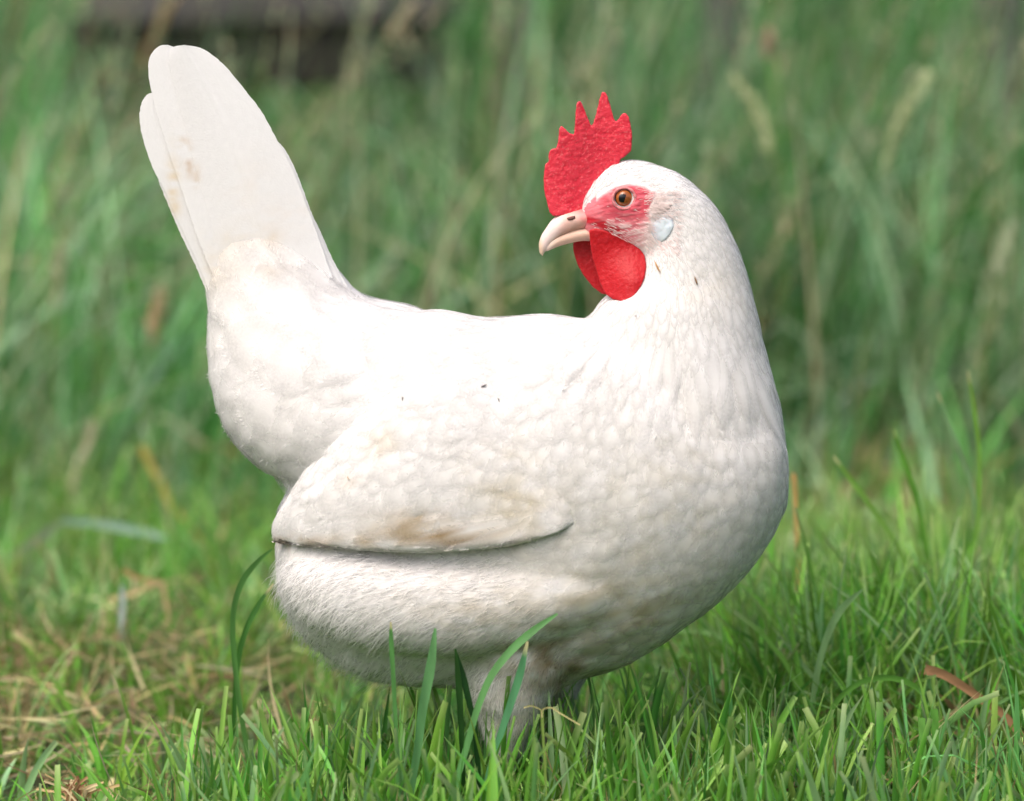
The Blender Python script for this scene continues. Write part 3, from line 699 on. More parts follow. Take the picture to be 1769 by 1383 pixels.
def plate(name, left, right, y0, y1, parent, camber=3.4, nu=90, nv=31, mirror=False):
    """a large feather between its two edges (photo px, base to tip)"""
    def res(p):
        q = cr(np.array(p, float), 300); l = np.concatenate([[0], np.cumsum(np.hypot(*np.diff(q, axis=0).T))]); l /= l[-1]
        tt = 1-(1-np.linspace(0, 1, nu))**1.5
        return np.stack([np.interp(tt, l, q[:, 0]), np.interp(tt, l, q[:, 1])], -1)
    Lf, Rt = res(left), res(right); u = np.linspace(0, 1, nu); v = np.linspace(-1, 1, nv); PX, PY, DP = [], [], []
    for i in range(nu):
        f = (v+1)/2; PX.append(Lf[i, 0]*(1-f)+Rt[i, 0]*f); PY.append(Lf[i, 1]*(1-f)+Rt[i, 1]*f)
        jg = np.where(np.abs(v) > .95, rng.normal(0, .35, nv), 0); PX[-1] = PX[-1]+jg
        wd = np.hypot(*(Rt[i]-Lf[i]))/100
        DP.append(y0+(y1-y0)*u[i] + camber*wd*v*v - .7*np.exp(-(v/.05)**2)*wd + rng.normal(0, .08, nv))
    PX, PY, DP = (np.array(a_).ravel() for a_ in (PX, PY, DP))
    P = atn(PX, PY, (180-DP if mirror else DP)*S)
    i = np.arange(nu-1)[:, None]*nv; j = np.arange(nv-1)[None]
    return link(name, mesh_np(name, P, [np.stack([i+j, i+j+1, i+nv+j+1, i+nv+j], -1).reshape(-1, 4)], plume_col(P)*(1+.035*np.array([noise.noise(Vector((a_*.06+b_*.035, a_*.5-b_*.32, 2.0))) for a_, b_ in zip(PX, PY)]))[:, None]*np.array((1, 1.01, 1.03))), M_TAIL, parent)
TAILP = [([(400, 500), (370, 400), (340, 300), (315, 200), (297, 130), (291, 100), (298, 82), (318, 77)], [(575, 480), (548, 405), (528, 350), (505, 292), (478, 240), (450, 190), (416, 146), (384, 109), (350, 84), (318, 77)], 34, 30),
         ([(378, 500), (345, 420), (318, 340), (292, 262), (272, 200), (260, 150), (256, 115), (262, 92), (276, 79), (290, 77)], [(470, 500), (440, 400), (400, 290), (365, 200), (335, 130), (318, 100), (306, 84), (290, 77)], 40, 37),
         ([(362, 505), (340, 450), (312, 390), (285, 330), (262, 285), (246, 235), (241, 200), (246, 175), (256, 162), (266, 160)], [(420, 500), (385, 410), (350, 330), (315, 250), (290, 200), (278, 175), (266, 160)], 50, 46),
         ([(358, 505), (334, 450), (309, 397), (290, 352), (276, 318), (272, 300), (278, 290)], [(400, 500), (370, 440), (340, 380), (310, 320), (294, 296), (278, 290)], 56, 54),
         ([(440, 500), (440, 400), (430, 320), (430, 270), (440, 240), (462, 232)], [(590, 490), (565, 435), (545, 385), (530, 345), (510, 292), (488, 252), (462, 232)], 44, 44),
         ([(480, 500), (475, 430), (470, 390), (480, 360), (500, 348)], [(600, 495), (575, 448), (556, 405), (540, 372), (522, 352), (500, 348)], 52, 54)]
for (lf, rt, y0, y1) in TAILP: plate('tail_feather', lf, rt, y0, y1, hen)
for (lf, rt, y0, y1) in TAILP[:3]:                        # the far half of the tail tent, a little shorter
    g_ = lambda p: [(400+(x-400)*.97, 500+(y-500)*.965) for x, y in p]
    plate('tail_feather', g_(lf), g_(rt), y0, y1, hen, mirror=True)
COVERT = [((470, 560), (386, 402), 112), ((545, 545), (488, 406), 118), ((520, 585), (440, 446), 150), ((425, 600), (364, 470), 84), ((480, 640), (392, 530), 120), ((590, 540), (538, 430), 80), ((560, 640), (440, 590), 130), ((500, 720), (400, 670), 120), ((640, 620), (520, 600), 120)]
for (b, tp, W_) in COVERT:
    l0, n0, _, _ = BVH.ray_cast(at(b[0], b[1], -.3), (at(b[0], b[1], 0)-at(b[0], b[1], -.3)).normalized())
    if l0 is None: continue
    pf = Plumage(); dv = at(tp[0], tp[1], l0.y)-l0
    pf.feather(BVH, l0, n0, dv.normalized(), dv.length, W_*S, .0046, fringe=30, barb=.004, off=.0025, camber=.5)
    pf.build('tail_covert', hen, soft=.72)

# --- hackle feathers that hang over the shoulder and breast
rh = random.Random(31)
for k in range(26):
    bx = 1035+k*10.6+rh.gauss(0, 5); by = 590+rh.gauss(0, 26)+.05*(bx-1035); f_ = (bx-1035)/275
    tx = bx-62*(1-f_)**1.3+6*f_+rh.gauss(0, 8); ty = by+rh.uniform(110, 165)
    l0, n0, _, _ = BVH.ray_cast(at(bx, by, -.3), (at(bx, by, 0)-at(bx, by, -.3)).normalized())
    if l0 is None or l0.y > .05: continue
    pf = Plumage(); dv = at(tx, ty, l0.y)-l0
    pf.feather(BVH, l0, n0, dv.normalized(), dv.length, rh.uniform(30, 44)*S, .0022, fringe=14, barb=.003, off=.001, camber=.4)
    pf.build('hackle_feather', hen, soft=.7)

# --- comb and wattles
def slab(outline, depth, thick, vox=0.00055, it=5, dn=0.0004, nsc=420.0, depth_fn=None):
    o = np.array(outline, float); n = len(o); bm = bmesh.new()
    fr = [bm.verts.new(at(x, y, (depth-thick/2)*S)) for x, y in o]; bk = [bm.verts.new(at(x, y, (depth+thick/2)*S)) for x, y in o]
    e = [bm.edges.new((fr[i], fr[(i+1) % n])) for i in range(n)]; bmesh.ops.triangle_fill(bm, edges=e, use_beauty=True)
    e = [bm.edges.get((bk[i], bk[(i+1) % n])) or bm.edges.new((bk[i], bk[(i+1) % n])) for i in range(n)]; bmesh.ops.triangle_fill(bm, edges=e, use_beauty=True)
    for i in range(n): bm.faces.new((fr[i], fr[(i+1) % n], bk[(i+1) % n], bk[i]))
    bmesh.ops.recalc_face_normals(bm, faces=bm.faces)
    me = bpy.data.meshes.new('slab'); bm.to_mesh(me); bm.free()
    me = evaluated(me, [('REMESH', dict(mode='VOXEL', voxel_size=vox)), ('SMOOTH', dict(factor=0.5, iterations=it))])
    v = verts(me); x, y = topx(v)
    if depth_fn is not None:
        v[:, 1] += depth_fn(x, y)*S
        setverts(me, v)
    nn = normals(me)
    q = vnoise(v, nsc, 1)*.6 + vnoise(v, nsc*2.2, 2)*.5
    v = v + nn*(q*dn)[:, None]; setverts(me, v)
    return me, q
COMB = [(950, 366), (956, 373), (973, 371), (990, 372), (1006, 368), (1014, 346), (1026, 326), (1044, 303), (1054, 294), (1068, 287), (1072, 274), (1079, 270), (1090, 260), (1092, 233), (1089, 214), (1086, 201), (1082, 195), (1076, 195), (1070, 203), (1063, 212),
        (1057, 192), (1050, 168), (1045, 159), (1040, 158), (1036, 170), (1028, 204), (1022, 220), (1015, 203), (1006, 180), (1001, 174), (996, 178), (994, 202), (992, 232), (984, 230), (975, 221), (970, 216), (966, 222), (964, 247), (961, 256), (952, 257), (948, 264), (948, 279), (942, 283), (939, 310), (941, 333)]
me, q = slab(COMB, 0, 17, depth_fn=lambda x, y: -6*ss(330, 200, y)+4*np.sin(x*.05), dn=.0005, nsc=300.0)
v = verts(me); X, Y = topx(v)
red = np.array(lin((204, 38, 60))); red2 = np.array(lin((230, 78, 94)))
c = red[None]*(1-np.clip(.5+q, 0, 1)[:, None]*.35) + red2[None]*np.clip(.5+q, 0, 1)[:, None]*.35
spk = ss(.3, .5, vnoise(v, 1000, 8))[:, None]*.28; c = c*(1-spk)+np.array(lin((246, 150, 150)))*spk
setcol(me, c); link('comb', me, M_COMB, hen)
WN = [(1018, 398), (1019, 414), (1021, 432), (1025, 450), (1031, 470), (1037, 490), (1046, 507), (1058, 515), (1076, 518), (1092, 512), (1104, 495), (1113, 477), (1116, 459), (1114, 442), (1105, 430), (1090, 418), (1070, 408), (1045, 398), (1030, 394)]
WF = [(990, 420), (991, 436), (998, 457), (1008, 475), (1025, 496), (1040, 507), (1060, 510), (1085, 500), (1100, 470), (1095, 440), (1060, 410), (1016, 400), (996, 412)]
for out, dep, dfn in ((WN, -33, lambda x, y: 8*np.sin(np.clip((y-400)/118, 0, 1)*3.0)+.0025*(x-1068)**2-34*ss(415, 490, y)*ss(1025, 1100, x)), (WF, 20, lambda x, y: .002*(x-1045)**2)):
    me, q = slab(out, dep, 13, depth_fn=dfn, dn=0.00035)
    v = verts(me); X, Y = topx(v)
    wr = np.array(lin((176, 10, 24)))
    c = wr[None]*(1-np.clip(q, 0, 1)[:, None]*.3) + red2[None]*np.clip(q, 0, 1)[:, None]*.3
    setcol(me, c); link('wattle', me, M_COMB, hen)

# --- beak
UB = [(1010, 358, 1026, 393, 0, 0, 28), (990, 362, 1002, 397, 0, 0, 25), (969, 368, 982, 404, 0, 0, 22), (953, 380, 966, 412, 0, 0, 17.5), (943, 394, 953, 421, 0, 0, 13), (935, 407, 944, 431, 0, 0, 10), (931, 421, 939, 438, 0, 0, 7), (932, 436, 938, 442, 0, 0, 2.5)]
LB = [(1032, 386, 1026, 416, 0, 0, 24.5), (1010, 389, 1004, 416, 0, 0, 22), (988, 394, 984, 420, 0, 0, 18.5), (966, 403, 963, 426, 0, 0, 14), (950, 413, 947, 433, 0, 0, 8.5), (942, 424, 941, 434, 0, 0, 3)]
beak = None
for nm, st in (('upper_beak', UB), ('lower_beak', LB)):
    v, q, t = loft(st, 40, 28); x, y = topx(v)
    horn = np.array(lin((226, 206, 202))); base = np.array(lin((206, 168, 158))); tipb = np.array(lin((196, 158, 100)))
    a = ss(960, 976, x+.35*(y-390))[:, None]; c = horn*(1-a)+base*a; c = c*(1+.16*np.clip(vnoise(v, 420, 6), -1, 1)[:, None]*a)
    a = (1-ss(933, 945, x+0.3*(430-y)))[:, None]; c = c*(1-a*.5)+tipb*a*.5
    a = (ss(992, 1014, x-.6*(y-378))*.6)[:, None]; c = c*(1-a)+np.array(lin((204, 84, 92)))*a
    if nm == 'upper_beak':
        cut = np.exp(-((y-(398+(985-x)*.6))/4.0)**2)*ss(940, 960, x)*(1-ss(1000, 1015, x)); c = c*(1-.45*cut[:, None]) + np.array(lin((140, 110, 84)))*.45*cut[:, None]
    else: c = c*.6+np.array(lin((206, 182, 156)))*.4
    me = mesh_np(nm, v, [q, t], c); o = link(nm, me, M_HORN, hen)
    if nm == 'upper_beak': beak = o
v, q, t = loft([(979, 376, 981, 380, -22, -22, 2), (985, 374, 987, 380, -23, -23, 3.2), (993, 372, 994, 377, -23, -23, 2)], 12, 12)
link('nostril', mesh_np('nostril', v, [q, t], np.repeat(np.array(lin((96, 60, 56)))[None], len(v), 0)), M_HORN, beak)

# --- bare face, eye, ear lobe
def face_patch(sign):
    xs = np.arange(994, 1172, 1.6); ys = np.arange(306, 446, 1.6)
    X, Y = np.meshgrid(xs, ys); x = X.ravel(); y = Y.ravel()
    P = np.zeros((len(x), 3)); hit = np.zeros(len(x), bool)
    for k in range(len(x)):
        o = at(x[k], y[k], -0.3); d = (at(x[k], y[k], 0.0)-o).normalized()
        loc, n_, i_, ds = BVH.ray_cast(o, d)
        if loc is not None and abs(loc.y) < 0.05: P[k] = loc; hit[k] = True
    def blob(cx, cy, rx, ry, rot=0.0, p=2.0):
        dx, dy = x-cx, y-cy; c_, s_ = math.cos(rot), math.sin(rot)
        return np.exp(-(np.abs((dx*c_+dy*s_)/rx)**p + np.abs((-dx*s_+dy*c_)/ry)**p))
    inside = np.array([inpoly(a, b, FACE_POLY) for a, b in zip(x, y)])
    wn = np.array([noise.noise(Vector((a*.045, b*.20+a*.03, 3.0))) for a, b in zip(x, y)])
    wf = np.array([noise.noise(Vector((a*.15, b*.45, 9.0))) for a, b in zip(x, y)])
    white = np.array((.80, .76, .75)); pink = np.array(lin((214, 120, 130))); redf = np.array(lin((198, 74, 90))); deep = np.array(lin((180, 24, 42)))
    c = np.repeat(white[None], len(x), 0)
    def over(c, col, a): a = np.clip(a, 0, 1)[:, None]; return c*(1-a)+col*a
    c = over(c, pink, 1.3*blob(1058, 380, 60, 36, .3, 4)+1.1*blob(1030, 365, 36, 28, 0, 3))
    c = over(c, redf, (1.7*blob(1086, 346, 50, 34, -.08, 4) + .9*blob(1122, 334, 18, 9, .1, 3)+.45*blob(1022, 374, 18, 12))*(0.85+.5*wn))
    c = over(c, pink*1.1, .55*ss(.05, .4, wn)*blob(1075, 370, 60, 40, 0, 3))
    c = over(c, deep, 1.4*blob(1032, 384, 32, 6, .26, 3)+1.3*blob(1056, 396, 20, 8, .5, 3))
    c = over(c, white*.98, .6*ss(.0, .35, wn+.3*wf)*blob(1092, 405, 46, 26, .3, 3))
    lines = np.exp(-((np.hypot(x-1078, (y-342)*1.05)-28)/1.8)**2)*.3*(y > 342)
    c = over(c, redf*.55, lines)
    c = c*(1+.08*wf[:, None])
    ring = np.hypot(x-1078, y-342)
    bul = 3.5*np.exp(-((ring-22)/8)**2) - 5*np.exp(-(ring/16)**2) + 2.2*wn + 0.9*wf + 7*blob(1142, 352, 20, 15, .2, 3)
    cen = np.array((0, 0, 0.0))
    A_, B_ = FACE_POLY, np.roll(FACE_POLY, -1, 0); ed = np.full(len(x), 1e9)
    for p_, q_ in zip(A_, B_):
        e_ = q_-p_; tt = np.clip(((x-p_[0])*e_[0]+(y-p_[1])*e_[1])/(e_@e_), 0, 1)
        ed = np.minimum(ed, np.hypot(x-p_[0]-tt*e_[0], y-p_[1]-tt*e_[1]))
    P[:, 1] -= (1.2 + bul*.55)*S*ss(0, 12, ed)
    wed = ((1-ss(2, 12, ed))*(x > 1030))[:, None]; c = c*(1-wed)+WHITE*wed
    keep = hit & inside & (ring > 15.5)
    nx = len(xs); ny = len(ys); km = keep.reshape(ny, nx)
    i, j = np.nonzero(km[:-1, :-1] & km[1:, :-1] & km[:-1, 1:] & km[1:, 1:])
    a = i*nx+j; F = np.stack([a, a+nx, a+nx+1, a+1], -1)
    used = np.unique(F); mp = -np.ones(len(x), int); mp[used] = np.arange(len(used)); F = mp[F]; P = P[used]; c = c[used]
    if sign > 0: P[:, 1] *= -1; F = F[:, ::-1]
    me = mesh_np('face', P, [F], c)
    return link('face', me, M_SKIN, hen), P
face_o, faceP = face_patch(-1); face_patch(1)
fx, fy = topx(faceP)
k0 = np.hypot(fx-1078, fy-342) < 19; EY = faceP[k0][:, 1].mean()
def eye(sign):
    c0 = at(1078, 342, EY); c0 = Vector((c0.x, EY+0.0030, c0.z))
    R = 0.0057
    def cap(r, a1, n=12, m=32, bulge=1.0):
        V_ = []; F_ = []
        for i in range(n+1):
            a = a1*i/n
            for j in range(m):
                b = 2*math.pi*j/m
                V_.append((r*math.sin(a)*math.cos(b), -r*math.cos(a)*bulge, r*math.sin(a)*math.sin(b)))
        for i in range(n):
            for j in range(m): F_.append((i*m+j, i*m+(j+1) % m, (i+1)*m+(j+1) % m, (i+1)*m+j))
        V_ = np.array(V_); off = np.array(c0); V_ = V_+off
        if sign > 0: V_[:, 1] *= -1
        return V_, np.array(F_)
    V_, F_ = cap(R, 1.25); a = np.arctan2(V_[:, 2]-c0.z, V_[:, 0]-c0.x); rr = np.hypot(V_[:, 2]-c0.z, V_[:, 0]-c0.x)/R
    ci = np.array(lin((150, 84, 40))); c = np.repeat(ci[None], len(V_), 0)*(0.8+.5*ss(.3, .9, rr)[:, None])*(1+.18*np.sin(a*37+rr*9)[:, None])
    c = np.where((rr > .86)[:, None], np.array(lin((60, 26, 20))), c)
    e = link('eye', mesh_np('eye', V_, [F_], c), M_EYE, hen)
    V_, F_ = cap(R*1.015, .46); V_[:, 0] -= 0.0007; V_[:, 2] += 0.0002; V_[:, 1] -= sign*-0.00003
    link('pupil', mesh_np('pupil', V_, [F_], np.repeat(np.array((.006, .006, .01))[None], len(V_), 0)), M_EYE, e)
    th = np.linspace(0, 2*math.pi, 49)
    P = np.stack([c0.x+0.0065*np.cos(th), np.full(49, EY-0.0007), c0.z+0.0061*np.sin(th)], -1)
    if sign > 0: P[:, 1] *= -1
    v, q, t = tube(P, 0.00085+0.00015*np.sin(th*9), 10)
    link('eyelid', mesh_np('eyelid', v, [q, t], np.repeat(np.array(lin((206, 130, 134)))[None], len(v), 0)), M_SKIN, hen)
eye(-1); eye(1)
def pad(name, outline, cx, cy, lift, col, mat, parent, bumpy=.0004):
    """a soft cushion of skin on the head: outline in photo px, domed towards the outside"""
    o_ = np.array(outline, float); o_ = cr(np.vstack([o_, o_[:1]]), 49)[:-1]; m = len(o_); n = 9
    loc, n_, i_, ds = BVH.ray_cast(at(cx, cy, -0.3), (at(cx, cy, 0)-at(cx, cy, -0.3)).normalized())
    out = []
    for sgn in (1, -1):
        V_ = []
        for i in range(n+1):
            f = i/n; q = np.array((cx, cy))*(1-f)+o_*f
            for (x, y) in q:
                l2, _, _, _ = BVH.ray_cast(at(x, y, -0.3), (at(x, y, 0)-at(x, y, -0.3)).normalized())
                dep = l2.y if l2 is not None and abs(l2.y-loc.y) < .015 else loc.y
                V_.append(tuple(at(x, y, dep - lift*S*(max(0, 1-f**3))**.6 + (.0012 if i == n else 0))))
        V_ = np.array(V_); V_[:, 1] += vnoise(V_, 380, 3)*bumpy
        F_ = np.array([(i*m+j, (i+1)*m+j, (i+1)*m+(j+1) % m, i*m+(j+1) % m) for i in range(n) for j in range(m)])
        if sgn < 0: V_[:, 1] *= -1; F_ = F_[:, ::-1]
        x, y = topx(V_)
        c = np.repeat(np.array(lin(col))[None], len(V_), 0)
        if name == 'earlobe': c = c*(1-.45*(1-ss(1126, 1144, x))[:, None]*np.array((0, .22, .16)))
        out.append(link(name, mesh_np(name, V_, [F_], c), mat, parent))
    return out
pad('earlobe', [(1126, 384), (1140, 375), (1152, 372), (1163, 378), (1165, 390), (1159, 403), (1147, 417), (1135, 418), (1124, 405)], 1146, 396, 4, (200, 211, 220), M_LOBE, hen)
pad('ear_tuft', [(1120, 360), (1126, 345), (1136, 337), (1148, 338), (1158, 346), (1163, 354), (1156, 364), (1142, 370), (1128, 370)], 1141, 353, 3.2, (232, 220, 217), M_FEATHER, hen, .0009)
# bristle feathers of the face
bp = Plumage()
bv_ = []; bt_ = []
def strand(p, d, ln, wd, nrm):
    s_ = d.cross(nrm).normalized()*wd; k = len(bv_)
    bv_.extend([p-s_, p+s_, p+d*ln*.5+nrm*ln*.12+s_*.7, p+d*ln*.5+nrm*ln*.12-s_*.7, p+d*ln]); bt_.extend([(k, k+1, k+2), (k, k+2, k+3), (k+3, k+2, k+4)])
rb = random.Random(5)
for k in range(480):
    i = rb.randrange(len(faceP)); x, y = fx[i], fy[i]; r_ = math.hypot(x-1078, y-342)
    if r_ < 25: continue
    dens = .25+.9*math.exp(-(((x-1085)/45)**2+((y-405)/20)**2))+.8*(r_ > 36 and y < 345)
    if rb.random() > dens: continue
    d = Vector((1, -.1, -.45+(.5 if y < 345 else 0)+rb.gauss(0, .2))).normalized()
    strand(Vector(faceP[i]), d, rb.uniform(.0018, .005), .00012, Vector((0, -1, .1)))
for k in range(420):
    x, y = rb.uniform(1112, 1172), rb.uniform(330, 440)
    if ((x-1146)/20)**2+((y-396)/22)**2 < .75: continue
    o_ = at(x, y, -.3); loc, n_, _, _ = BVH.ray_cast(o_, (at(x, y, 0)-o_).normalized())
    if loc is None: continue
    d = Vector((1, -.05, -.35-.6*(y > 400)+.5*(y < 350)+rb.gauss(0, .25))).normalized()
    strand(loc+Vector((0, -.0008-.0011*(335 < y < 372)*(x < 1160), 0)), d, rb.uniform(.003, .0075), .00016, Vector((0, -1, .1)))
v = np.array([tuple(a) for a in bv_])
o = link('bristle_feathers', mesh_np('bristle_feathers', v, [np.array(bt_)], np.repeat(np.array((.78, .66, .65))[None], len(v), 0)), M_FEATHER, face_o); o['kind'] = 'stuff'

# --- chaff caught on the feathers
for (x, y, ln, an, col) in ((1138, 462, 26, .9, (170, 128, 70)), (1202, 486, 16, 1.3, (120, 84, 44)), (697, 690, 7, 1.5, (84, 78, 76)), (862, 692, 8, 1.2, (70, 66, 66)), (836, 668, 12, -.5, (120, 116, 116)), (1100, 547, 5, 0, (120, 110, 110)), (604, 826, 9, .8, (178, 146, 104))):
    hit = None
    for bvh_ in (BVH, WBVH):
        o_ = at(x, y, -.3); l_, n_, _, d_ = bvh_.ray_cast(o_, (at(x, y, 0)-o_).normalized())
        if l_ is not None and (hit is None or d_ < hit[2]): hit = (l_, n_, d_)
    if hit is None: continue
    p_ = hit[0]+hit[1]*.0013; d = Vector((math.cos(an), 0, -math.sin(an))); d = (d-hit[1]*d.dot(hit[1])).normalized()*ln*S*.5
    v, q, t = tube([tuple(p_-d), tuple(p_-d*.3+hit[1]*.0004), tuple(p_+d*.4+hit[1]*.0003), tuple(p_+d)], np.array([.0002, .0005, .0005, .0001])*(1 if ln > 9 else .6), 6)
    link('chaff_fleck', mesh_np('chaff_fleck', v, [q, t], np.repeat(np.array(lin(col))[None], len(v), 0)), M_STRAW, hen)

# --- legs
def leg(x0, y0, dep, xf, yaw):
    top = np.array(at(x0, y0, dep*S)); g = float(gheight(np.array(top[0]), np.array(dep*S)))
    foot = np.array((at(xf, 1400, dep*S).x, dep*S, g+0.008))
    pts = np.array([top, top*.72+foot*.28, top*.4+foot*.6, foot*.9+top*.1, foot])
    v, q, t = tube(cr(pts, 26), np.interp(np.linspace(0, 1, 26), [0, .2, .7, 1], [.0085, .0058, .0055, .0075])*(1+.05*np.sin(np.arange(26)*2.1)), 14)
    col = np.array(lin((206, 190, 176)))
    o = link('leg', mesh_np('leg', v, [q, t], np.repeat(col[None], len(v), 0)), M_SHANK, hen)
    for a, ln in ((yaw-.5, .042), (yaw, .055), (yaw+.5, .043), (yaw+math.pi-.2, .022)):
        e = foot+np.array((math.cos(a)*ln, math.sin(a)*ln, 0)); e[2] = float(gheight(np.array(e[0]), np.array(e[1])))+.003
        mid = (foot+e)/2+np.array((0, 0, .004))
        v, q, t = tube(cr([foot, mid, e, e+np.array((math.cos(a)*.008, math.sin(a)*.008, -.002))], 16), np.interp(np.linspace(0, 1, 16), [0, .7, .8, 1], [.0055, .004, .0028, .0005])*(1+.08*np.sin(np.arange(16)*2.4)), 10)
        link('toe', mesh_np('toe', v, [q, t], np.repeat(col[None], len(v), 0)), M_SHANK, o)
leg(875, 1290, -95, 868, -.2); leg(948, 1245, 95, 945, .1)

# ------------------------------------------------------------------ single blades, straws and seed stalks that stand out
def ribbon(pts, dep, wpx_, col, tipcol=None, ground=True, n=22, dep1=None, fold=.35, taper=True):
    """a blade through photo px at a depth; from its tip down to the soil"""
    wpx = wpx_*.88; pts = [tuple(p) for p in pts]; d1 = dep if dep1 is None else dep1; m = len(pts)
    W = [np.array(at(x, y, d1+(dep-d1)*i/max(1, m-1))) for i, (x, y) in enumerate(pts)]
    if ground:
        d = W[-1]-W[-2]; e = W[-1].copy(); z = float(gheight(e[0], e[1]))-.006
        if e[2] > z+.004: e[0] += d[0]/max(1e-4, abs(d[2]))*(e[2]-z)*.6; e[2] = z; W.append(e)
    C = cr(np.array(W), n); t = np.gradient(C, axis=0); t /= np.linalg.norm(t, axis=1)[:, None]
    view = C-np.array(CAM); view /= np.linalg.norm(view, axis=1)[:, None]
    side = np.cross(t, view); side /= np.linalg.norm(side, axis=1)[:, None]+1e-9
    u = np.linspace(0, 1, n); w_ = .5*wpx*S*(np.minimum(1, .12+u*4)**.7 if taper else np.full(n, .85))*(1-.35*u)
    tw = .5*np.sin(u*2.2+wpx); nr = np.cross(side, t)
    side2 = side*np.cos(tw)[:, None]+nr*np.sin(tw)[:, None]
    V_ = np.stack([C-side2*w_[:, None], C+nr*(fold*w_)[:, None], C+side2*w_[:, None]], 1).reshape(-1, 3)
    i = np.arange(n-1)[:, None]*3; j = np.arange(2)[None]
    F_ = np.stack([i+j, i+j+1, i+3+j+1, i+3+j], -1).reshape(-1, 4)
    c = np.repeat(np.array(lin(col))[None], len(V_), 0)*(1+.12*np.sin(np.arange(len(V_))*1.7))[:, None]
    if tipcol is not None:
        k = (1-ss(.02, .09, np.repeat(u, 3)))[:, None]; c = c*(1-k)+np.array(lin(tipcol))*k
    return V_, F_, c
def merge(rs):
    V_, F_, C_, k = [], [], [], 0
    for v, f, c in rs: V_.append(v); F_.append(f+k); C_.append(c); k += len(v)
    return np.vstack(V_), np.vstack(F_), np.vstack(C_)
def blade_thing(name, cat, label, ribs, mat=None, group=None):
    v, f, c = merge(ribs); base = v[np.argmin(v[:, 2])].copy()
    me = mesh_np(name, v-base, [f], c); o = link(name, me, mat or M_GRASS); o.location = base
    o['category'] = cat; o['label'] = label
    if group: o['group'] = group
    return o
GB = 'single grass blades that stand out'
PALE = (216, 206, 160)
BL = [
 ('thin upright grass blade with a frayed dry tip before the rear belly', [([(675, 1074), (676, 1110), (680, 1180), (684, 1260), (688, 1360)], -.100, 11, (92, 150, 82), PALE)]),
 ('broad pale green blade standing straight before the belly of the hen', [([(752, 1085), (744, 1150), (730, 1225), (722, 1290), (705, 1400)], -.105, 21, (112, 170, 110), None)]),
 ('dark green blade snapped over into a narrow upturned V before the thigh', [([(787, 1121), (793, 1190), (797, 1260), (800, 1340)], -.100, 14, (44, 84, 36), None), ([(786, 1121), (803, 1180), (818, 1250), (824, 1300)], -.098, 15, (40, 80, 38), None)]),
 ('long grass blade arching up to the right across the underside of the hen', [([(963, 1060), (925, 1086), (884, 1122), (850, 1165), (826, 1220), (806, 1290), (775, 1400)], -.105, 18, (104, 164, 96), None)]),
 ('straight bluish green blade slanting before the leg of the hen', [([(911, 1108), (898, 1165), (880, 1222), (858, 1290), (836, 1375)], -.108, 18, (88, 154, 106), PALE)]),
 ('light yellow green blade leaning left in the turf below the tail', [([(445, 1210), (458, 1255), (472, 1305), (484, 1360)], -.06, 15, (150, 186, 96), PALE)]),
 ('blade bowing over to touch the rear of the hen beside the wing tip', [([(470, 948), (440, 975), (415, 1012), (402, 1070), (408, 1170), (424, 1280), (440, 1380)], .03, 15, (104, 158, 82), None)]),
 ('dark narrow blade with a yellowed tip close behind the fluffy belly', [([(472, 1008), (446, 1045), (424, 1090), (410, 1150), (404, 1250), (402, 1350)], .05, 13, (70, 124, 52), PALE)]),
 ('tall bright stem with a blunt tip standing above the right hand clump', [([(1543, 740), (1558, 785), (1582, 860), (1600, 950), (1612, 1060)], .25, 15, (108, 166, 62), (170, 190, 120))]),
 ('bright stem leaning left over the straw right of the breast', [([(1440, 788), (1470, 828), (1508, 880), (1548, 940), (1580, 1020)], .26, 15, (124, 172, 72), PALE)]),
 ('tallest thin light green stem with a small pale top in the clump', [([(1672, 640), (1682, 700), (1691, 780), (1690, 880), (1680, 1000)], .28, 12, (126, 176, 72), PALE)]),
 ('pale greyish stem leaning left beside the tallest thin stem', [([(1620, 678), (1638, 725), (1662, 790), (1682, 860), (1690, 980)], .30, 13, (134, 172, 122), PALE)]),
 ('curved pale blade bent over to the left in the dark of the clump', [([(1490, 1018), (1455, 1050), (1432, 1092), (1412, 1160), (1400, 1250)], .06, 17, (142, 184, 122), None)]),
 ('blade arching low to the right over the dark gap in the clump', [([(1600, 1208), (1575, 1182), (1530, 1170), (1480, 1182), (1440, 1220), (1420, 1290)], .02, 15, (112, 170, 74), None)]),
 ('two blunt cut blades standing side by side at the lower right', [([(1592, 1240), (1594, 1290), (1596, 1350)], -.07, 19, (118, 176, 84), None), ([(1614, 1225), (1616, 1280), (1616, 1350)], -.06, 18, (104, 164, 70), None)]),
 ('pale blue green blade bent into a flat roof shape at the far left', [([(290, 930), (230, 915), (165, 903), (108, 900)], .74, 27, (156, 190, 172), None, False), ([(108, 900), (60, 935), (10, 975), (-60, 1040)], .74, 30, (176, 190, 160), None)]),
 ('short whitish blade standing upright over a dark hole in the turf', [([(211, 1010), (211, 1045), (210, 1100)], .42, 18, (190, 206, 204), None)]),
]
for lab, rs in BL:
    blade_thing('grass_blade', 'grass blade', lab, [ribbon(r[0], r[1], r[2], tuple(.93*q for q in r[3]), r[4], ground=(r[5] if len(r) > 5 else True), taper='cut' not in lab) for r in rs], group=GB)
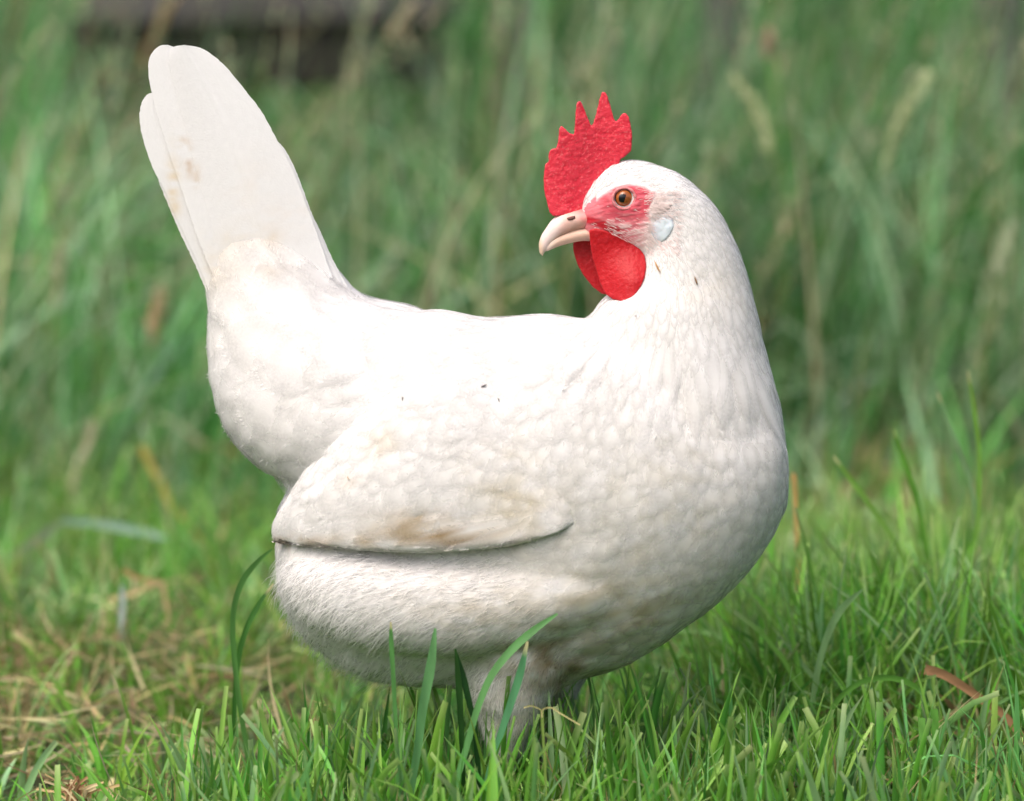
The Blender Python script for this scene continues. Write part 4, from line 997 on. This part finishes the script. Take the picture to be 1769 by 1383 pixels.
ST = [
 ('curled brown dead leaf lying across the dark gap at the right', [([(1598, 1156), (1628, 1164), (1665, 1186), (1705, 1215), (1745, 1246)], .03, 26, (184, 140, 106), None)]),
 ('broken straw standing upright right beside the breast of the hen', [([(1371, 818), (1374, 870), (1377, 930), (1378, 990)], .32, 13, (206, 166, 106), None)]),
 ('yellow jointed straw slanting down to the right behind the tail', [([(244, 770), (262, 806), (276, 832), (300, 880), (330, 915), (352, 948)], .86, 27, (196, 178, 100), None)]),
 ('pale grey dead stem bent above the flat pale blade on the left', [([(160, 726), (150, 765), (130, 810), (118, 885)], 1.02, 25, (186, 180, 150), None)]),
 ('tan dead stalk lying bent in the turf left of the hen', [([(212, 984), (240, 998), (276, 1006)], .50, 19, (200, 170, 116), None, False), ([(190, 1036), (235, 1022), (276, 1006), (286, 1040)], .49, 17, (204, 182, 138), None)]),
 ('fine dry forked wisp caught on a blade tip near the leg', [([(905, 1222), (918, 1219), (935, 1227), (936, 1240)], -.115, 4, (206, 198, 140), None, False), ([(936, 1240), (937, 1226), (952, 1222), (968, 1232), (1002, 1252)], -.115, 5, (206, 198, 140), None, False), ([(936, 1226), (938, 1270), (942, 1340)], -.115, 8, (150, 180, 90), None)]),
]
for lab, rs in ST:
    blade_thing('dry_straw', 'straw', lab, [ribbon(r[0], r[1], r[2], tuple(.9*q for q in r[3]), r[4], ground=(r[5] if len(r) > 5 else True), taper=False) for r in rs], M_STRAW, 'single straws and dead stalks')
# dry root tuft in the lower left corner
rt = []
rr = random.Random(12)
for k in range(46):
    a_ = rr.uniform(-1.25, 1.25); ln = rr.uniform(12, 62)*(1 if abs(a_) > .6 else .8); x0 = 132+rr.gauss(0, 11); y0 = 1376
    p = [(x0+math.sin(a_)*ln*1.1, y0-math.cos(a_)*ln*.8), (x0+math.sin(a_)*ln*.5+rr.gauss(0, 3), y0-math.cos(a_)*ln*.5), (x0, y0)]
    rt.append(ribbon(p, -.02+rr.gauss(0, .006), rr.uniform(3, 8), rr.choice([(190, 166, 120), (160, 128, 92), (206, 188, 150), (126, 92, 66)]), None, True, 8, taper=False))
blade_thing('straw_tuft', 'straw tuft', 'ragged dry tuft of dead straw roots in the lower left corner', rt, M_STRAW)
# blurred seed stalks before the tall grass
def seed_stalk(label, pts, dep, headpx, wpx, col, stem=(126, 150, 92)):
    v, f, c = ribbon(pts, dep, 6, stem, None, True, 26, taper=False); base = v[np.argmin(v[:, 2])].copy()
    root = link('seed_stalk', None, category='grass stalk', label=label, group='pale seed stalks before the tall grass'); root.location = base
    link('stem', mesh_np('stem', v-base, [f], c), M_GRASS, root)
    ax = v.reshape(26, 3, 3)[:, 1]; L_ = np.concatenate([[0], np.cumsum(np.linalg.norm(np.diff(ax, axis=0), axis=1))]); H = headpx*S*1.4
    m = 150; f_ = rng.random(m)**.9; P = np.stack([np.interp(f_*H, L_, ax[:, k]) for k in range(3)], -1)
    up = ax[0]-np.array([np.interp(H, L_, ax[:, k]) for k in range(3)]); up /= np.linalg.norm(up)
    th = math.acos(max(-1, min(1, up[2]))); az = math.atan2(up[1], up[0])
    a_ = rng.uniform(0, 6.28, m); r_ = .5*wpx*S*1.2*np.sin(np.pi*np.clip(.15+f_*.8, 0, 1))
    e1 = np.cross(up, (0, 1, 0)); e1 /= np.linalg.norm(e1)+1e-9; e2 = np.cross(up, e1)
    P = P + (np.cos(a_)*r_*.5)[:, None]*e1 + (np.sin(a_)*r_*.5)[:, None]*e2
    v, f, c = blades(P, az+rng.normal(0, .9, m), rng.uniform(.006, .013, m), rng.uniform(.002, .0036, m), th+rng.normal(0, .4, m), rng.normal(0, .3, m), np.array(lin(col))*np.exp(rng.normal(0, .2, (m, 1))), 2, False)
    link('seed_head', mesh_np('seed_head', v-base, [f], c), M_STRAW, root)
seed_stalk('long pale seed head drooping to the left, right of the comb', [(1268, 140), (1300, 180), (1326, 235), (1340, 310), (1350, 450), (1352, 600)], 1.15, 150, 30, (214, 222, 178))
seed_stalk('long pale seed head leaning right, nearest the right edge', [(1604, 130), (1580, 172), (1548, 225), (1525, 300), (1515, 420), (1530, 560)], 1.15, 190, 32, (206, 216, 174))
seed_stalk('short blunt pinkish seed head left of the tail base', [(278, 508), (270, 545), (262, 590), (258, 660), (250, 760)], 1.1, 95, 30, (204, 176, 146))
seed_stalk('upright whitish seed head at the far left beside the tail', [(106, 418), (103, 470), (98, 530), (96, 620), (100, 720)], 1.15, 120, 26, (196, 200, 168))
seed_stalk('blurred pale seed head leaning right above the tail tip', [(712, 14), (690, 44), (664, 80), (630, 140), (590, 230), (560, 330)], 1.5, 80, 36, (206, 196, 170))
seed_stalk('small round pinkish seed head near the top, right of centre', [(1328, 62), (1327, 85), (1328, 110), (1334, 200), (1340, 360)], 1.3, 46, 36, (206, 180, 160))
seed_stalk('slim beige seed head slanting beside the left of the tail tip', [(300, 0), (275, 50), (240, 120), (210, 200), (190, 330)], 1.5, 150, 30, (170, 150, 110))
seed_stalk('pale drooping seed head low at the right edge behind the clump', [(1745, 400), (1735, 440), (1715, 490), (1690, 560), (1670, 660)], 1.1, 90, 28, (196, 206, 176))
